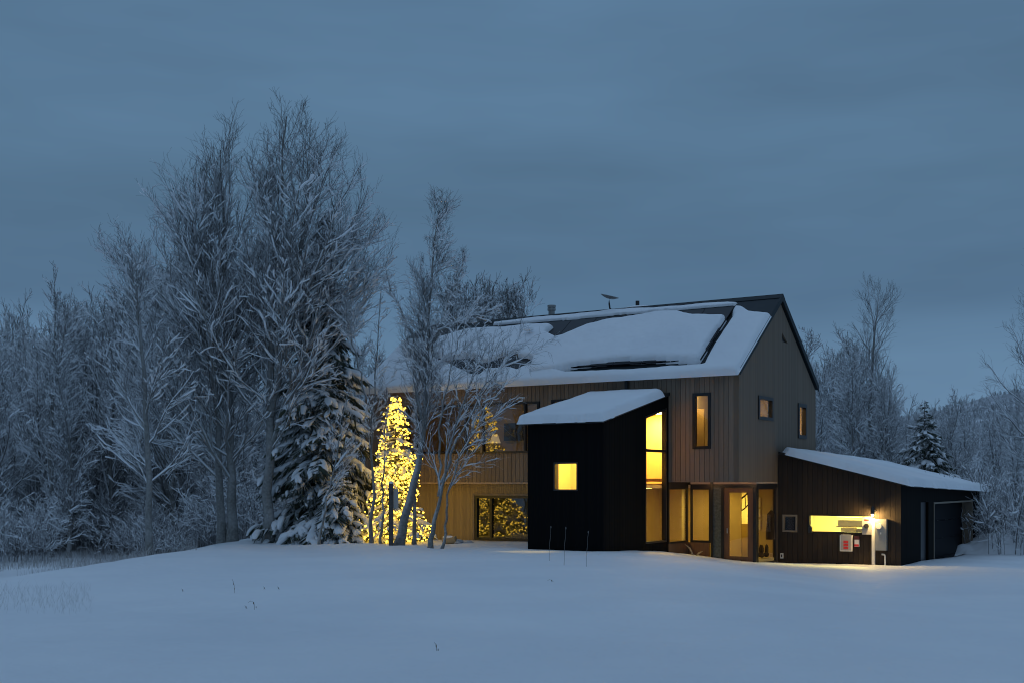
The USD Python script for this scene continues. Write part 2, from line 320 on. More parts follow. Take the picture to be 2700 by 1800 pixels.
def window(parent, name, rect, fn, mullions=(), transoms=(), fw=0.07, proud=0.035, deep=0.12, fm=None, label=None, poly=None):
    u0, u1, w0, w1 = rect; fm = fm or FRAME
    w = parent + '/' + numbered(parent, name); UsdGeom.Xform.Define(stage, w)
    if label: tag(stage.GetPrimAtPath(w), label)
    bars = [(u0, u0 + fw, w0, w1), (u1 - fw, u1, w0, w1), (u0 + fw, u1 - fw, w0, w0 + fw), (u0 + fw, u1 - fw, w1 - fw, w1)]
    us = [u0 + fw] + [x for m in mullions for x in (m - fw / 2, m + fw / 2)] + [u1 - fw]
    for m in mullions: bars.append((m - fw / 2, m + fw / 2, w0 + fw, w1 - fw))
    fr = MB()
    for a, b, c, d in bars: fr.add(*bx(a, b, c, d, -deep, proud))
    for k in range(0, len(us), 2):
        ws = [w0 + fw] + [x for t in transoms for x in (t - fw / 2, t + fw / 2)] + [w1 - fw]
        for t in transoms: fr.add(*bx(us[k], us[k + 1], t - fw / 2, t + fw / 2, -deep, proud - 0.004))
        for l in range(0, len(ws), 2):
            v = np.array([[us[k], ws[l], -0.03], [us[k + 1], ws[l], -0.03], [us[k + 1], ws[l + 1], -0.03], [us[k], ws[l + 1], -0.03]])
            M(w, 'pane', (fn(v), np.array([[0, 1, 2, 3]])), PANE)
    v, f = fr.get(); M(w, 'frame', (fn(v), f), fm)
    return w

def boards(wall, u0, u1, w0, w1fn, fn, pitch, holes, mats, rng, gap=0.012, th=0.026):
    n = int(round((u1 - u0) / pitch)); pitch = (u1 - u0) / n
    for k in range(n):
        a, b = u0 + k * pitch + gap / 2, u0 + (k + 1) * pitch - gap / 2
        spans = [(w0, w1fn((a + b) / 2))]
        for h in holes:
            if min(b, h[1]) - max(a, h[0]) > 0.4 * pitch:
                spans = [s for c, d in spans for s in ((c, min(d, h[2])), (max(c, h[3]), d)) if s[1] - s[0] > 0.03]
        o = rng.uniform(-0.003, 0.003)
        for c, d in spans: M(wall, 'board', mapped(bx(a, b, c, d, -th, o), fn), mats[rng.integers(len(mats))])

rng = np.random.default_rng(4)
uw = part('upper_wall', 'grey-brown vertical board siding of the upper storey')
holes = [BAND, W1, W2, (-4.58, -2.46, 2.80, 5.05)]
M(uw, 'backing', panel([(XL, 2.80), (-0.02, 2.80), (-0.02, 6.02), (XL, 6.02)], [(h[0], h[2], h[1], h[3]) for h in holes], front_map(0.03), 0.13), GROOVE)
boards(uw, XL, 0.0, 2.79, lambda u: 6.03, front_map(0.0), 0.158, holes, BOARD, rng)
M(HOUSE, 'downspout', boxes((-3.78, -3.68, -0.09, -0.01, 2.9, 6.03)), FRAME)
gw = part('gable_wall', 'grey-brown gable end with narrow siding')
GS, GT, GV = (1.63, 2.93, 4.75, 5.49), (5.41, 6.29, 4.28, 5.47), [(3.80, 7.38), (4.39, 7.38), (3.85, 7.68)]
M(gw, 'siding', panel([(0.0, 2.79), (3.39, 2.79), (3.39, 0), (7.34, 0), (7.34, 6.0), (3.67, 8.62), (0.0, 6.0)], [(GS[0], GS[2], GS[1], GS[3]), (GT[0], GT[2], GT[1], GT[3]), GV], side_map(0.0), 0.16), GABLE)
M(gw, 'vent', panel(GV, [], side_map(-0.06), 0.03), FRAME)
M(HOUSE, 'rear_wall', panel([(0.17, 0), (14.4, 0), (14.4, 6.0), (0.17, 6.0)], [], rear_map(7.34), 0.16), GROOVE)
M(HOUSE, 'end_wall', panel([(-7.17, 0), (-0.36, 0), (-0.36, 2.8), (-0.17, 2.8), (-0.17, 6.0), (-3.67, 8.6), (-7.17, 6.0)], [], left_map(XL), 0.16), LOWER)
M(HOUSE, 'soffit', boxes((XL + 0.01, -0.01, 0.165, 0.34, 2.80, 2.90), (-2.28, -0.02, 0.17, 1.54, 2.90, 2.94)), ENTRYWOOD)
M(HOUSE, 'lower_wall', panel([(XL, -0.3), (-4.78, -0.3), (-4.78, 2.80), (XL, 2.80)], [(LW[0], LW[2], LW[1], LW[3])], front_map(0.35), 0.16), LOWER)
M(HOUSE, 'ledge_trim', boxes((XL, -4.79, -0.03, 0.16, 2.735, 2.788)), HEADER)
M(HOUSE, 'plinth', boxes((XL + 0.02, -4.79, 0.28, 0.347, 0.2, 0.62)), FRAMEW)

# roof: slabs, ridge cap, fascias
rf = part('roof', 'dark metal gabled roof')
XR = 0.06; x0r = XL - 0.18
def slope_slab(sign):
    y0, y1 = (-0.10, 3.67) if sign > 0 else (7.44, 3.67)
    z0, z1, th = 6.19, 8.88, 0.14
    v = np.array([[x0r, y0, z0], [XR, y0, z0], [XR, y1, z1], [x0r, y1, z1], [x0r, y0, z0 - th], [XR, y0, z0 - th], [XR, y1, z1 - th], [x0r, y1, z1 - th]])
    f = np.array([[0, 1, 2, 3], [7, 6, 5, 4], [0, 4, 5, 1], [1, 5, 6, 2], [2, 6, 7, 3], [3, 7, 4, 0]])
    return (v, f) if sign > 0 else (v, f[:, ::-1])
M(rf, 'slope', slope_slab(1), METAL); M(rf, 'slope', slope_slab(-1), METAL)
for s in (1, -1):
    m = MB()
    y = lambda t: 3.67 - s * (3.77 * (1 - t))
    zz = lambda t: 6.19 + t * 2.69
    for xx, d in ((XR, 0.03),):
        v = np.array([[xx + 0.002, y(0), zz(0) + 0.02], [xx + d, y(0), zz(0) + 0.02], [xx + d, y(0), zz(0) - 0.20], [xx + 0.002, y(0), zz(0) - 0.20],
                      [xx + 0.002, y(1), zz(1) + 0.02], [xx + d, y(1), zz(1) + 0.02], [xx + d, y(1), zz(1) - 0.20], [xx + 0.002, y(1), zz(1) - 0.20]])
        m.add(v, BF if s > 0 else BF[:, ::-1])
    M(rf, 'rake_trim', m.get(), METAL)
cap = np.array([[x0r - 0.01, 3.47, 8.76], [x0r - 0.01, 3.67, 8.915], [x0r - 0.01, 3.87, 8.76], [XR + 0.035, 3.47, 8.76], [XR + 0.035, 3.67, 8.915], [XR + 0.035, 3.87, 8.76]])
M(rf, 'ridge_cap', (cap, np.array([[0, 3, 4, 1], [1, 4, 5, 2]])), METAL)
M(rf, 'gutter', boxes((x0r, XR, -0.17, -0.102, 6.06, 6.17)), METAL)
def standpipe(name, x, y, r, top, capr=None, m=FRAME):
    mb = MB(); mb.add(*cyl(r, roof_z(y) - 0.1, top, (x, y), 14))
    if capr: mb.add(*cyl(capr, top - 0.17, top - 0.10, (x, y), 14)); mb.add(*cyl(capr, top - 0.06, top + 0.02, (x, y), 14))
    M(rf, name, mb.get(), m, smooth=40)
standpipe('flue', -9.02, 4.3, 0.12, 9.33, 0.16, GREY)
standpipe('vent_pipe', -5.48, 4.3, 0.07, 9.22)
M(rf, 'skylight', boxes((-5.95, -4.8, 3.95, 4.6, 8.45, 8.92)), DARK)

# solar panels under the snow (their dark tops show where the snow has slid)
def on_roof(p, h):
    p = np.asarray(p, float); c = math.cos(math.atan(SL)); s_ = math.sin(math.atan(SL))
    z = 6.19 + (p[:, 1] + 0.1) * SL
    return np.stack([p[:, 0], p[:, 1] - s_ * h, z + c * h], 1)
sp = part('solar_array', 'dark solar panels half buried in roof snow')
for k in range(13):
    a = -1.34 - k * 1.02
    for c, d in ((0.32, 1.68), (1.70, 3.06)):
        q = np.array([[a - 1.0, c], [a, c], [a, d], [a - 1.0, d]])
        v = np.vstack([on_roof(q, 0.06), on_roof(q, 0.10)])
        M(sp, 'solar_panel', (v, BF), PANELM)

# ---- windows of the main house
window(HOUSE, 'window', W1, front_map(0.0), fw=0.09, label='tall narrow lit window')
window(HOUSE, 'window', (-12.49, -11.93, 3.83, 5.47), front_map(0.0), label='dark left end of the window band')
window(HOUSE, 'window', (-11.92, -9.28, 3.80, 5.47), front_map(0.0), mullions=(-9.95,), label='middle part of the window band')
window(HOUSE, 'window', (-9.27, -6.98, 3.77, 5.47), front_map(0.0), mullions=(-7.54,), label='right part of the window band')
M(HOUSE, 'band_post', boxes((-9.31, -9.245, -0.05, 0.02, 3.80, 5.45)), FRAMEW)
window(HOUSE, 'window', W2, front_map(0.0), label='dark window partly behind the tower roof')
window(HOUSE, 'window', GS, side_map(0.0), fw=0.10, label='small square gable window')
window(HOUSE, 'window', GT, side_map(0.0), fw=0.12, label='tall slim gable window')
window(HOUSE, 'window', LW, front_map(0.35), mullions=(-9.12,), fw=0.09, fm=FRAME, label='wide ground-floor window mirroring the string lights')
M(HOUSE, 'window_trim', boxes((-9.86, -9.785, 0.29, 0.345, 0.72, 2.40), (-9.78, -7.42, 0.29, 0.345, 2.335, 2.40), (-9.78, -7.42, 0.27, 0.345, 0.70, 0.785)), FRAMEW)

# ---- black entry tower
tw = part('entry_tower', 'black timber entry tower with a shed roof')
TX0, TX1, TY0 = -4.77, -2.297, -4.335
TW = (-3.90, -3.108, 2.535, 3.354)
M(tw, 'front_wall', panel([(TX0, -0.3), (TX1, -0.3), (TX1, 4.46), (TX0, 4.46)], [(TW[0], TW[2], TW[1], TW[3])], front_map(TY0), 0.15), BLACK)
TS = [(-1.67, 0.94), (-0.17, 0.94), (-0.17, 5.08), (-1.67, 4.745)]
M(tw, 'side_wall', panel([(TY0 + 0.155, -0.3), (-0.005, -0.3), (-0.005, 5.50), (TY0 + 0.155, 4.50)], [TS], side_map(TX1), 0.15), BLACKS)
M(tw, 'side_wall', panel([(0.03, -0.3), (-TY0 - 0.155, -0.3), (-TY0 - 0.155, 4.50), (0.03, 5.50)], [], left_map(TX0), 0.15), BLACKS)
def shed(x0, x1, y0, y1, zf, th):
    v = np.array([[x, y, zf(x, y)] for x, y in ((x0, y0), (x1, y0), (x1, y1), (x0, y1))])
    return np.vstack([v - [0, 0, th], v]), BF
tz = lambda x, y: 4.57 + 0.232 * (y + 4.335)
M(tw, 'roof', shed(TX0 - 0.16, TX1 + 0.06, TY0 - 0.16, -0.03, tz, 0.10), FRAME)
window(tw, 'window', TW, front_map(TY0), fw=0.045, proud=0.02, deep=0.2, label='small square bright window')
# tall strip window with a sloped head
ws = tw + '/' + numbered(tw, 'window'); UsdGeom.Xform.Define(stage, ws); tag(stage.GetPrimAtPath(ws), 'tall bright strip window with a sloping head')
fr = MB(); f3 = 0.05
sh = lambda y: 4.745 + (y + 1.67) * (5.08 - 4.745) / 1.5
for a, b, c, d in ((-1.67, -1.67 + f3, 0.94, None), (-0.17 - f3, -0.17, 0.94, None), (-1.67 + f3, -0.17 - f3, 0.94, 1.0), (-1.67 + f3, -0.17 - f3, 3.70, 3.78)):
    if d is None:
        v = boxv(a, b, c, 1, -0.13, 0.02); v[:, 1] = np.where(v[:, 1] > 0.95, [sh(x) for x in v[:, 0]], v[:, 1])
    else: v = boxv(a, b, c, d, -0.13, 0.018)
    fr.add(v, BF)
v = boxv(-1.67 + f3, -0.17 - f3, 0, 1, -0.13, 0.018); v[:, 1] = np.array([sh(x) - 0.06 for x in v[:, 0]]) + v[:, 1] * 0.06; fr.add(v, BF)
M(ws, 'frame', mapped(fr.get(), side_map(TX1)), FRAME)
for c, d in ((1.0, 3.70), (3.78, None)):
    a, b = -1.67 + f3, -0.17 - f3
    v = np.array([[a, c, -0.05], [b, c, -0.05], [b, d or sh(b) - 0.06, -0.05], [a, d or sh(a) - 0.06, -0.05]])
    M(ws, 'pane', (side_map(TX1)(v), np.array([[0, 1, 2, 3]])), PANE)

# ---- entry alcove under the upper storey
al = part('entry', 'glazed recessed entry below the upper storey')
M(al, 'header', boxes((-2.22, 0.0, 1.5, 1.56, 2.725, 2.90), (-0.06, 0.0, 1.565, 3.38, 2.745, 2.79)), HEADER)
M(al, 'head_frame', boxes((-2.22, 0.0, 1.49, 1.56, 2.62, 2.72), (-0.06, 0.0, 1.565, 3.38, 2.62, 2.74)), FRAME)
M(al, 'side_header', boxes((TX1 - 0.06, TX1, 0.02, 1.5, 2.62, 2.79)), FRAME)
M(al, 'wood_base', boxes((TX1 - 0.08, TX1 - 0.002, 0.0, 1.555, -0.2, 0.86), (-2.29, -1.58, 1.49, 1.56, -0.2, 0.86)), ENTRYWOOD)
window(al, 'window', (0.01, 1.50, 0.86, 2.62), side_map(TX1), fw=0.06, proud=0.0, deep=0.08, label='left side pane of the entry')
window(al, 'window', (-2.23, -1.52, 0.86, 2.62), front_map(1.5), fw=0.07, proud=0.0, deep=0.06, label='front pane of the entry')
M(al, 'jamb', boxes((-1.64, -1.535, 1.60, 1.66, 0.9, 2.6), (-2.47, -2.385, 1.38, 1.43, 0.9, 2.6)), CREAM)
M(al, 'post', boxes((-1.52, -1.44, 1.46, 1.58, -0.2, 2.79), (-1.165, -1.08, 1.47, 1.58, -0.2, 2.62)), FRAME)
SIDELIGHT = mat('mottled_glass', {'g': ('texture_coordinate', {}), 'n': ('noise_texture', {'scale': 14.0, 'detail': 5.0}), 'r': ('rgb_ramp', {'ramp': [(0.35, (0.07, 0.082, 0.076)), (0.7, (0.13, 0.15, 0.14))]}), 'p': ('principled_bsdf', {'roughness': 0.25})}, [('g.object', 'n.vector'), ('n.fac', 'r.fac'), ('r.color', 'p.base_color')])
M(al, 'sidelight', boxes((-1.44, -1.165, 1.50, 1.52, -0.1, 2.62)), SIDELIGHT, label='mottled grey-green sidelight beside the door')
dr = al + '/door'; UsdGeom.Xform.Define(stage, dr); tag(stage.GetPrimAtPath(dr), 'glazed entrance door in a dark wooden frame')
DX0, DX1 = -1.08, -0.10
M(dr, 'leaf', boxes((DX0, DX0 + 0.17, 1.50, 1.56, 0.1, 2.60), (DX1 - 0.19, DX1, 1.50, 1.56, 0.1, 2.60), (DX0 + 0.17, DX1 - 0.19, 1.50, 1.56, 2.46, 2.60), (DX0 + 0.17, DX1 - 0.19, 1.50, 1.56, 0.1, 0.46)), ENTRYWOOD)
M(dr, 'pane', (np.array([[DX0 + 0.17, 1.53, 0.46], [DX1 - 0.19, 1.53, 0.46], [DX1 - 0.19, 1.53, 2.46], [DX0 + 0.17, 1.53, 2.46]]), np.array([[0, 1, 2, 3]])), PANE)
M(dr, 'handle', tube([(DX0 + 0.13, 1.45, 1.18), (DX0 + 0.13, 1.45, 1.34)], 0.02, 8), GREY, smooth=40)
M(al, 'corner_post', boxes((-0.10, 0.0, 1.44, 1.60, -0.2, 2.62)), FRAME)
window(al, 'window', (1.62, 3.30, 0.20, 2.62), side_map(0.0), fw=0.06, proud=0.0, deep=0.08, label='side pane of the entry showing a coat')

# ---- garage
gr = part('garage', 'dark wooden garage with a low sloping roof')
GXE, GY1 = 3.924, 15.65
gz = lambda x, y: 3.80 - 0.255 * x - 0.020 * (y - 3.4)
GW = (1.04, 3.10, 1.19, 1.75); GF = (0.17, 0.66, 1.18, 1.74)
M(gr, 'backing', panel([(0.06, -0.5), (GXE - 0.03, -0.5), (GXE - 0.03, 2.70), (0.06, 3.68)], [(GW[0], GW[2], GW[1], GW[3]), (GF[0], GF[2], GF[1], GF[3])], front_map(3.43), 0.13), GROOVE)
gwall = gr + '/front_wall'; UsdGeom.Xform.Define(stage, gwall)
boards(gwall, 0.02, GXE, -0.3, lambda u: gz(u, 3.4) - 0.09, front_map(3.4), 0.165, [GW, GF], GBOARD, rng, gap=0.008)
GD, GDM = (7.82, 14.27, -0.5, 2.05), (5.94, 7.0, -0.5, 2.13)
M(gr, 'side_wall', panel([(3.40, -0.5), (GY1, -0.5), (GY1, gz(GXE, GY1) - 0.1), (3.40, gz(GXE, 3.4) - 0.1)], [(GD[0], GD[2], GD[1], GD[3]), (GDM[0], GDM[2], GDM[1], GDM[3])], side_map(GXE), 0.15), BLACKS)
M(gr, 'rear_wall', boxes((0.02, GXE - 0.16, GY1 - 0.15, GY1, -0.5, 2.45)), BLACK)
M(gr, 'inner_wall', boxes((0.02, 0.15, 7.36, GY1 - 0.16, -0.5, 3.4)), BLACK)
GDOOR = plain('garage_door', (0.007, 0.008, 0.011), 0.6, 0.1, specular_ior_level=0.1)
gd = gr + '/garage_door'; UsdGeom.Xform.Define(stage, gd); tag(stage.GetPrimAtPath(gd), 'dark sectional garage door set deep in its opening')
for k in range(4): M(gd, 'door_section', boxes((GXE - 0.42, GXE - 0.38, GD[0] + 0.02, GD[1] - 0.02, -0.5 + k * 0.64, 0.13 + k * 0.64)), GDOOR)
M(gr, 'door_trim', boxes((GXE - 0.37, GXE + 0.02, GD[1] - 0.06, GD[1] - 0.002, -0.5, GD[3]), (GXE - 0.02, GXE + 0.02, GD[0] - 0.06, GD[0], -0.5, GD[3] + 0.06), (GXE + 0.001, GXE + 0.02, GD[0], GD[1], GD[3], GD[3] + 0.06)), FRAMEW)
M(gr, 'side_door', boxes((GXE - 0.12, GXE - 0.08, GDM[0], GDM[1], -0.5, GDM[3])), DARK)
M(gr, 'roof', shed(0.10, GXE + 0.24, 3.4 - 0.22, GY1 + 0.2, gz, 0.09), FRAME)
M(gr, 'rear_roof', shed(0.10, 0.14, 7.4, GY1 + 0.19, lambda x, y: gz(x, y) + 0.004, 0.1), FRAME)
window(gr, 'window', GW, front_map(3.4), fw=0.03, proud=0.02, deep=0.12, label='wide low window of the lit garage')
window(gr, 'window', GF, front_map(3.4), fw=0.06, proud=0.02, deep=0.10, fm=FRAMEW, label='small dark square window')
M(gr, 'window_back', boxes((GF[0] - 0.05, GF[1] + 0.05, 3.58, 3.60, GF[2] - 0.05, GF[3] + 0.05)), DARK)

# ------------------------------------------------------------------ interiors (real rooms with lamps)
inn = part('interior', 'lit rooms seen through the windows')
def room(x0, x1, y0, y1, z0, z1, m, floor=FLOORM, openf=(), t=0.04, name='room'):
    w = []
    if 'l' not in openf: w.append((x0 - t, x0, y0, y1, z0, z1))
    if 'r' not in openf: w.append((x1, x1 + t, y0, y1, z0, z1))
    if 'b' not in openf: w.append((x0, x1, y1, y1 + t, z0, z1))
    if 'f' not in openf: w.append((x0, x1, y0 - t, y0, z0, z1))
    w.append((x0 - t, x1 + t, y0 - t, y1 + t, z1, z1 + t))
    M(inn, 'room_wall', boxes(*w), m)
    M(inn, 'room_floor', boxes((x0 - t, x1 + t, y0 - t, y1 + t, z0 - t, z0)), floor)
def lamp(x, y, z, r, m, name='ceiling_lamp'):
    M(inn, name, (np.array([[x + r * math.cos(a), y + r * math.sin(a), z] for a in np.arange(12) * math.pi / 6]), np.array([[0, k + 1, k] for k in range(1, 11)])), m)
room(-13.9, -5.1, 0.17, 4.1, 2.96, 5.75, TAN, openf='f')
lamp(-8.2, 2.2, 5.70, 0.35, LAMP_LIVING); lamp(-11.6, 2.4, 5.70, 0.2, LAMP_LIVING)
room(-2.05, -0.17, 0.17, 3.0, 2.96, 5.85, CREAM, openf='fr'); lamp(-1.75, 1.0, 5.80, 0.13, LAMP_BED)
M(inn, 'partition', boxes((-1.9, -1.62, 1.2, 1.26, 2.96, 5.1)), TAN)
room(-2.6, -0.17, 3.10, 7.1, 2.96, 5.95, CREAM, openf='r'); lamp(-1.2, 2.5 + 2.6, 5.90, 0.16, LAMP_BED)
# tower: bathroom in front, bright stair behind, hall below
room(-4.58, -2.50, -4.18, -2.15, 2.30, 4.40, CREAM, openf='f'); lamp(-3.3, -3.1, 4.36, 0.22, LAMP_BATH)
M(inn, 'shelf_edge', boxes((-4.2, -2.7, -2.28, -2.19, 2.96, 2.99), (-3.72, -3.68, -2.26, -2.19, 2.3, 2.96)), TAN)
room(-4.58, -2.48, -1.98, 1.25, 2.74, 5.0, CREAM, openf='r')
M(inn, 'room_wall', boxes((-2.46, -2.44, -0.02, 1.30, 2.74, 5.0)), CREAM); lamp(-3.1, 0.55, 4.96, 0.28, LAMP_STAIR)
M(inn, 'room_wall', boxes((-4.62, -4.58, -2.0, 4.2, 0.0, 2.6), (-4.58, -2.5, -2.06, -2.02, 0.0, 2.6), (-4.58, -1.55, 4.2, 4.24, 0.0, 2.6), (-1.02, -0.08, 4.2, 4.24, 0.0, 2.6), (-1.55, -1.02, 4.2, 4.24, 2.5, 2.6)), TAN)
M(inn, 'room_wall', boxes((-4.6, -2.42, -2.0, 1.6, 2.60, 2.70), (-4.6, -0.10, 1.62, 4.24, 2.60, 2.70)), CREAM)
M(inn, 'room_floor', boxes((-4.6, -2.36, -2.0, 1.62, -0.06, 0.1), (-4.6, -0.06, 1.62, 7.0, -0.06, 0.1)), FLOORM)
lamp(-3.4, 0.6, 2.58, 0.22, LAMP_HALL); lamp(-2.2, 3.0, 2.58, 0.20, LAMP_HALL)
room(-3.4, -0.12, 4.28, 6.9, 0.1, 2.58, CREAM, openf='f'); lamp(-1.9, 5.6, 2.55, 0.25, LAMP_BACK)
M(inn, 'counter', boxes((-2.4, -0.6, 5.0, 5.5, 0.1, 1.30), (-2.4, -0.6, 4.96, 5.0, 1.30, 1.36)), TAN)
helix = [(-1.95 + 0.42 * math.cos(a), 4.75 + 0.2 * math.sin(a), 1.35 + 0.23 * (a - 1.5)) for a in np.linspace(1.5, 6.2, 22)]
rail = MB(); rail.add(*tube(helix, 0.028, 6))
for x, y, z in helix[1::2]: rail.add(*tube([(x, y, z), (x + 0.02, y, z - 0.42)], 0.014, 5))
rail.add(*tube([(x, y, z - 0.42) for x, y, z in helix], 0.022, 6))
M(inn, 'stair_railing', rail.get(), DARK, smooth=50, label='dark curved stair railing')
room(-9.9, -5.0, 0.52, 3.6, 0.1, 2.70, TAN, openf='f'); lamp(-7.2, 1.9, 2.66, 0.3, LAMP_DEN)
room(0.20, 3.75, 3.56, 6.4, 0.0, 2.55, CREAM, openf='f'); lamp(2.0, 4.9, 2.50, 0.35, LAMP_GARAGE)
for (a, b, y0, c, d) in ((1.55, 3.6, 4.6, 1.33, 1.36), (1.5, 3.6, 4.6, 1.62, 1.65)): M(inn, 'shelf', boxes((a, b, y0, y0 + 0.4, c, d)), CREAM)
M(inn, 'shelf_box', boxes((1.7, 2.15, 4.62, 4.9, 1.03, 1.31)), WHITE); M(inn, 'shelf_box', boxes((2.2, 3.5, 4.62, 4.9, 1.05, 1.27)), PALEGREY)
M(inn, 'shelf_box', boxes((1.6, 2.5, 4.62, 4.9, 1.37, 1.55)), WHITE); M(inn, 'shelf_box', boxes((2.55, 3.4, 4.62, 4.9, 1.37, 1.50)), WHITE)

# ------------------------------------------------------------------ things inside
tv = at_house('television', 'dark television screen seen through the right end of the upper window band', 'television', -10.5, 3.98, 4.34)
M(tv, 'screen', boxes((-0.42, 0.42, 0.0, 0.06, 0.02, 0.68)), DARK); M(tv, 'bracket', boxes((-0.1, 0.1, 0.06, 0.12, 0.2, 0.5)), GREY)
M(inn, 'sideboard', boxes((-11.6, -9.3, 3.5, 3.95, 2.96, 3.7)), FLOORM)
tl = at_house('table_lamp', 'table lamp with a pale cone shade behind the upper window band', 'lamp', -10.62, 2.9, 2.96)
M(tl, 'shade', tube([(0, 0, 1.28), (0, 0, 1.60)], [0.21, 0.10], 18), SHADE, smooth=40)
M(tl, 'base', tube([(0, 0, 0.78), (0, 0, 0.85), (0, 0, 1.0), (0, 0, 1.3)], [0.11, 0.12, 0.06, 0.02], 14), GREY, smooth=40)
M(tl, 'stand', boxes((-0.25, 0.25, -0.2, 0.2, 0.02, 0.77)), FLOORM)
ct = at_house('coat', 'dark coat hanging on the wall inside the glazed entry', 'coat', -0.14, 3.22, 0.95)
M(ct, 'body', tube([(-0.02, 0, -0.02), (-0.03, 0, 0.25), (-0.02, 0, 0.55), (-0.01, 0, 0.80), (0, 0, 0.93)], [0.16, 0.15, 0.12, 0.13, 0.03], 9), CLOTH, smooth=True)
M(ct, 'sleeve', tube([(0, -0.10, 0.80), (-0.03, -0.22, 0.62), (-0.03, -0.20, 0.30)], [0.06, 0.05, 0.045], 8), CLOTH, smooth=True); M(ct, 'hook', tube([(0.02, 0, 0.92), (-0.02, 0, 1.0), (0.0, 0, 1.04)], 0.01, 6), GREY, smooth=True)
for k, (z0, z1) in enumerate(((1.95, 2.28), (1.62, 1.9), (1.2, 1.55))):
    pf = at_house('picture', ('top', 'middle', 'lowest')[k] + ' of the three pale pictures stacked on the entry wall', 'picture', -1.0, 4.16, z0)
    M(pf, 'sheet', boxes((-0.20, 0.12, 0.0, 0.012, 0.02, z1 - z0 - 0.02)), WHITE); M(pf, 'frame', boxes((-0.22, -0.202, -0.005, 0.02, 0, z1 - z0), (0.122, 0.14, -0.005, 0.02, 0, z1 - z0), (-0.202, 0.122, -0.005, 0.02, 0, 0.018), (-0.202, 0.122, -0.005, 0.02, z1 - z0 - 0.018, z1 - z0)), CREAM)
bt = at_house('boots', 'heap of dark boots on the entry floor under the coat', 'boots', -0.22, 2.55, 0.36)
for k, (a, b) in enumerate(((0, 0), (-0.12, 0.22), (0.0, 0.42))):
    M(bt, 'boot', blobs([(a, b, 0.10), (a, b + 0.02, 0.26)], [(0.07, 0.17, 0.09), (0.06, 0.08, 0.17)]), CLOTH, smooth=True)
bm = at_house('door_mat_step', 'pale lit step beside the boots inside the entry', 'step', -0.3, 2.5, 0.1); M(bm, 'tread', boxes((-0.4, 0.24, -0.7, 0.75, 0.0, 0.25)), CREAM)

# ------------------------------------------------------------------ things on the garage wall
GYW = 3.40
dl = at_house('wall_lamp', 'small dark cylinder wall lamp shining down beside the meter boxes', 'lamp', 3.13, GYW, 1.80)
M(dl, 'shade', tube([(0, -0.27, 0.0), (0, -0.27, 0.17), (0, -0.27, 0.24)], [0.065, 0.06, 0.035], 16), DARK, smooth=50)
M(dl, 'arm', boxes((-0.02, 0.02, -0.215, -0.005, 0.12, 0.16), (-0.05, 0.05, -0.03, -0.002, 0.08, 0.118)), DARK)
M(dl, 'bulb', blobs([(0, -0.27, -0.015)], [(0.042, 0.042, 0.05)]), LAMP_WALL, smooth=True)
mb = at_house('meter_box', 'small grey meter box with a dark dial next to the lit garage window', 'meter', 2.91, GYW, 1.16)
M(mb, 'case', boxes((-0.14, 0.14, -0.14, -0.002, 0.0, 0.55)), PALEGREY)
M(mb, 'dial', trimesh.creation.cylinder(0.075, 0.05, transform=trimesh.transformations.translation_matrix((0, -0.16, 0.27)) @ trimesh.transformations.rotation_matrix(math.pi / 2, (1, 0, 0))), DARK, smooth=40)
M(mb, 'label_plate', boxes((-0.07, 0.07, -0.146, -0.141, 0.43, 0.48)), RED)
m2 = at_house('meter_box', 'tall pale electricity meter box with a round white dial under the wall lamp', 'meter', 3.34, GYW, 0.68)
M(m2, 'case', boxes((-0.17, 0.18, -0.17, -0.002, 0.0, 0.97)), GREY)
M(m2, 'dial', trimesh.creation.cylinder(0.09, 0.06, transform=trimesh.transformations.translation_matrix((-0.04, -0.195, 0.75)) @ trimesh.transformations.rotation_matrix(math.pi / 2, (1, 0, 0))), WHITE, smooth=40)
M(m2, 'latch', boxes((-0.01, 0.03, -0.18, -0.171, 0.5, 0.56)), WHITE)
M(m2, 'conduit', boxes((-0.285, -0.195, -0.09, -0.01, -0.7, 0.99)), WHITE)
al2 = at_house('control_box', 'grey box with a red label under the lit garage window', 'box', 2.26, GYW, 0.62)
M(al2, 'case', boxes((-0.19, 0.19, -0.12, -0.002, 0.0, 0.50)), WHITE); M(al2, 'lid', boxes((-0.16, 0.16, -0.128, -0.121, 0.03, 0.53)), PALEGREY)
for k in range(3): M(al2, 'label_mark', boxes((-0.075, 0.075, -0.134, -0.1285, 0.07 + k * 0.095, 0.145 + k * 0.095)), RED)
sb = at_house('switch_box', 'small white and red switch box right of the red-labelled box', 'box', 2.59, GYW, 0.77)
M(sb, 'case', boxes((-0.07, 0.07, -0.09, -0.002, 0.0, 0.22)), WHITE); M(sb, 'lower_plate', boxes((-0.068, 0.068, -0.096, -0.091, 0.01, 0.08)), RED); M(sb, 'cap', boxes((-0.075, 0.075, -0.10, -0.002, 0.222, 0.33)), plain('dark_red', (0.10, 0.02, 0.02), 0.5))
cn = at_house('vent_pipe', 'white hooked pipe standing in the snow below the meter', 'pipe', 3.46, GYW - 0.08, 0.0)
M(cn, 'pipe', tube([(0, 0, 0), (0, 0, 0.50), (-0.02, 0, 0.55), (-0.10, 0, 0.56)], 0.028, 10), WHITE, smooth=50)
M(cn, 'foot', tube([(-0.12, 0, 0.10), (-0.03, 0, 0.16)], 0.02, 8), WHITE, smooth=50)
ol = at_house('wall_outlet', 'small white outlet cover low on the wall right of the entry', 'outlet', 0.15, GYW, 0.32)
M(ol, 'plate', boxes((-0.05, 0.05, -0.03, -0.002, 0, 0.17)), WHITE); M(ol, 'socket', boxes((-0.02, 0.02, -0.036, -0.031, 0.04, 0.13)), DARK)
hs = at_house('house_ornament', 'small dark house-shaped ornament at the left end of the lit garage window', 'ornament', 1.10, 3.34, 1.17)
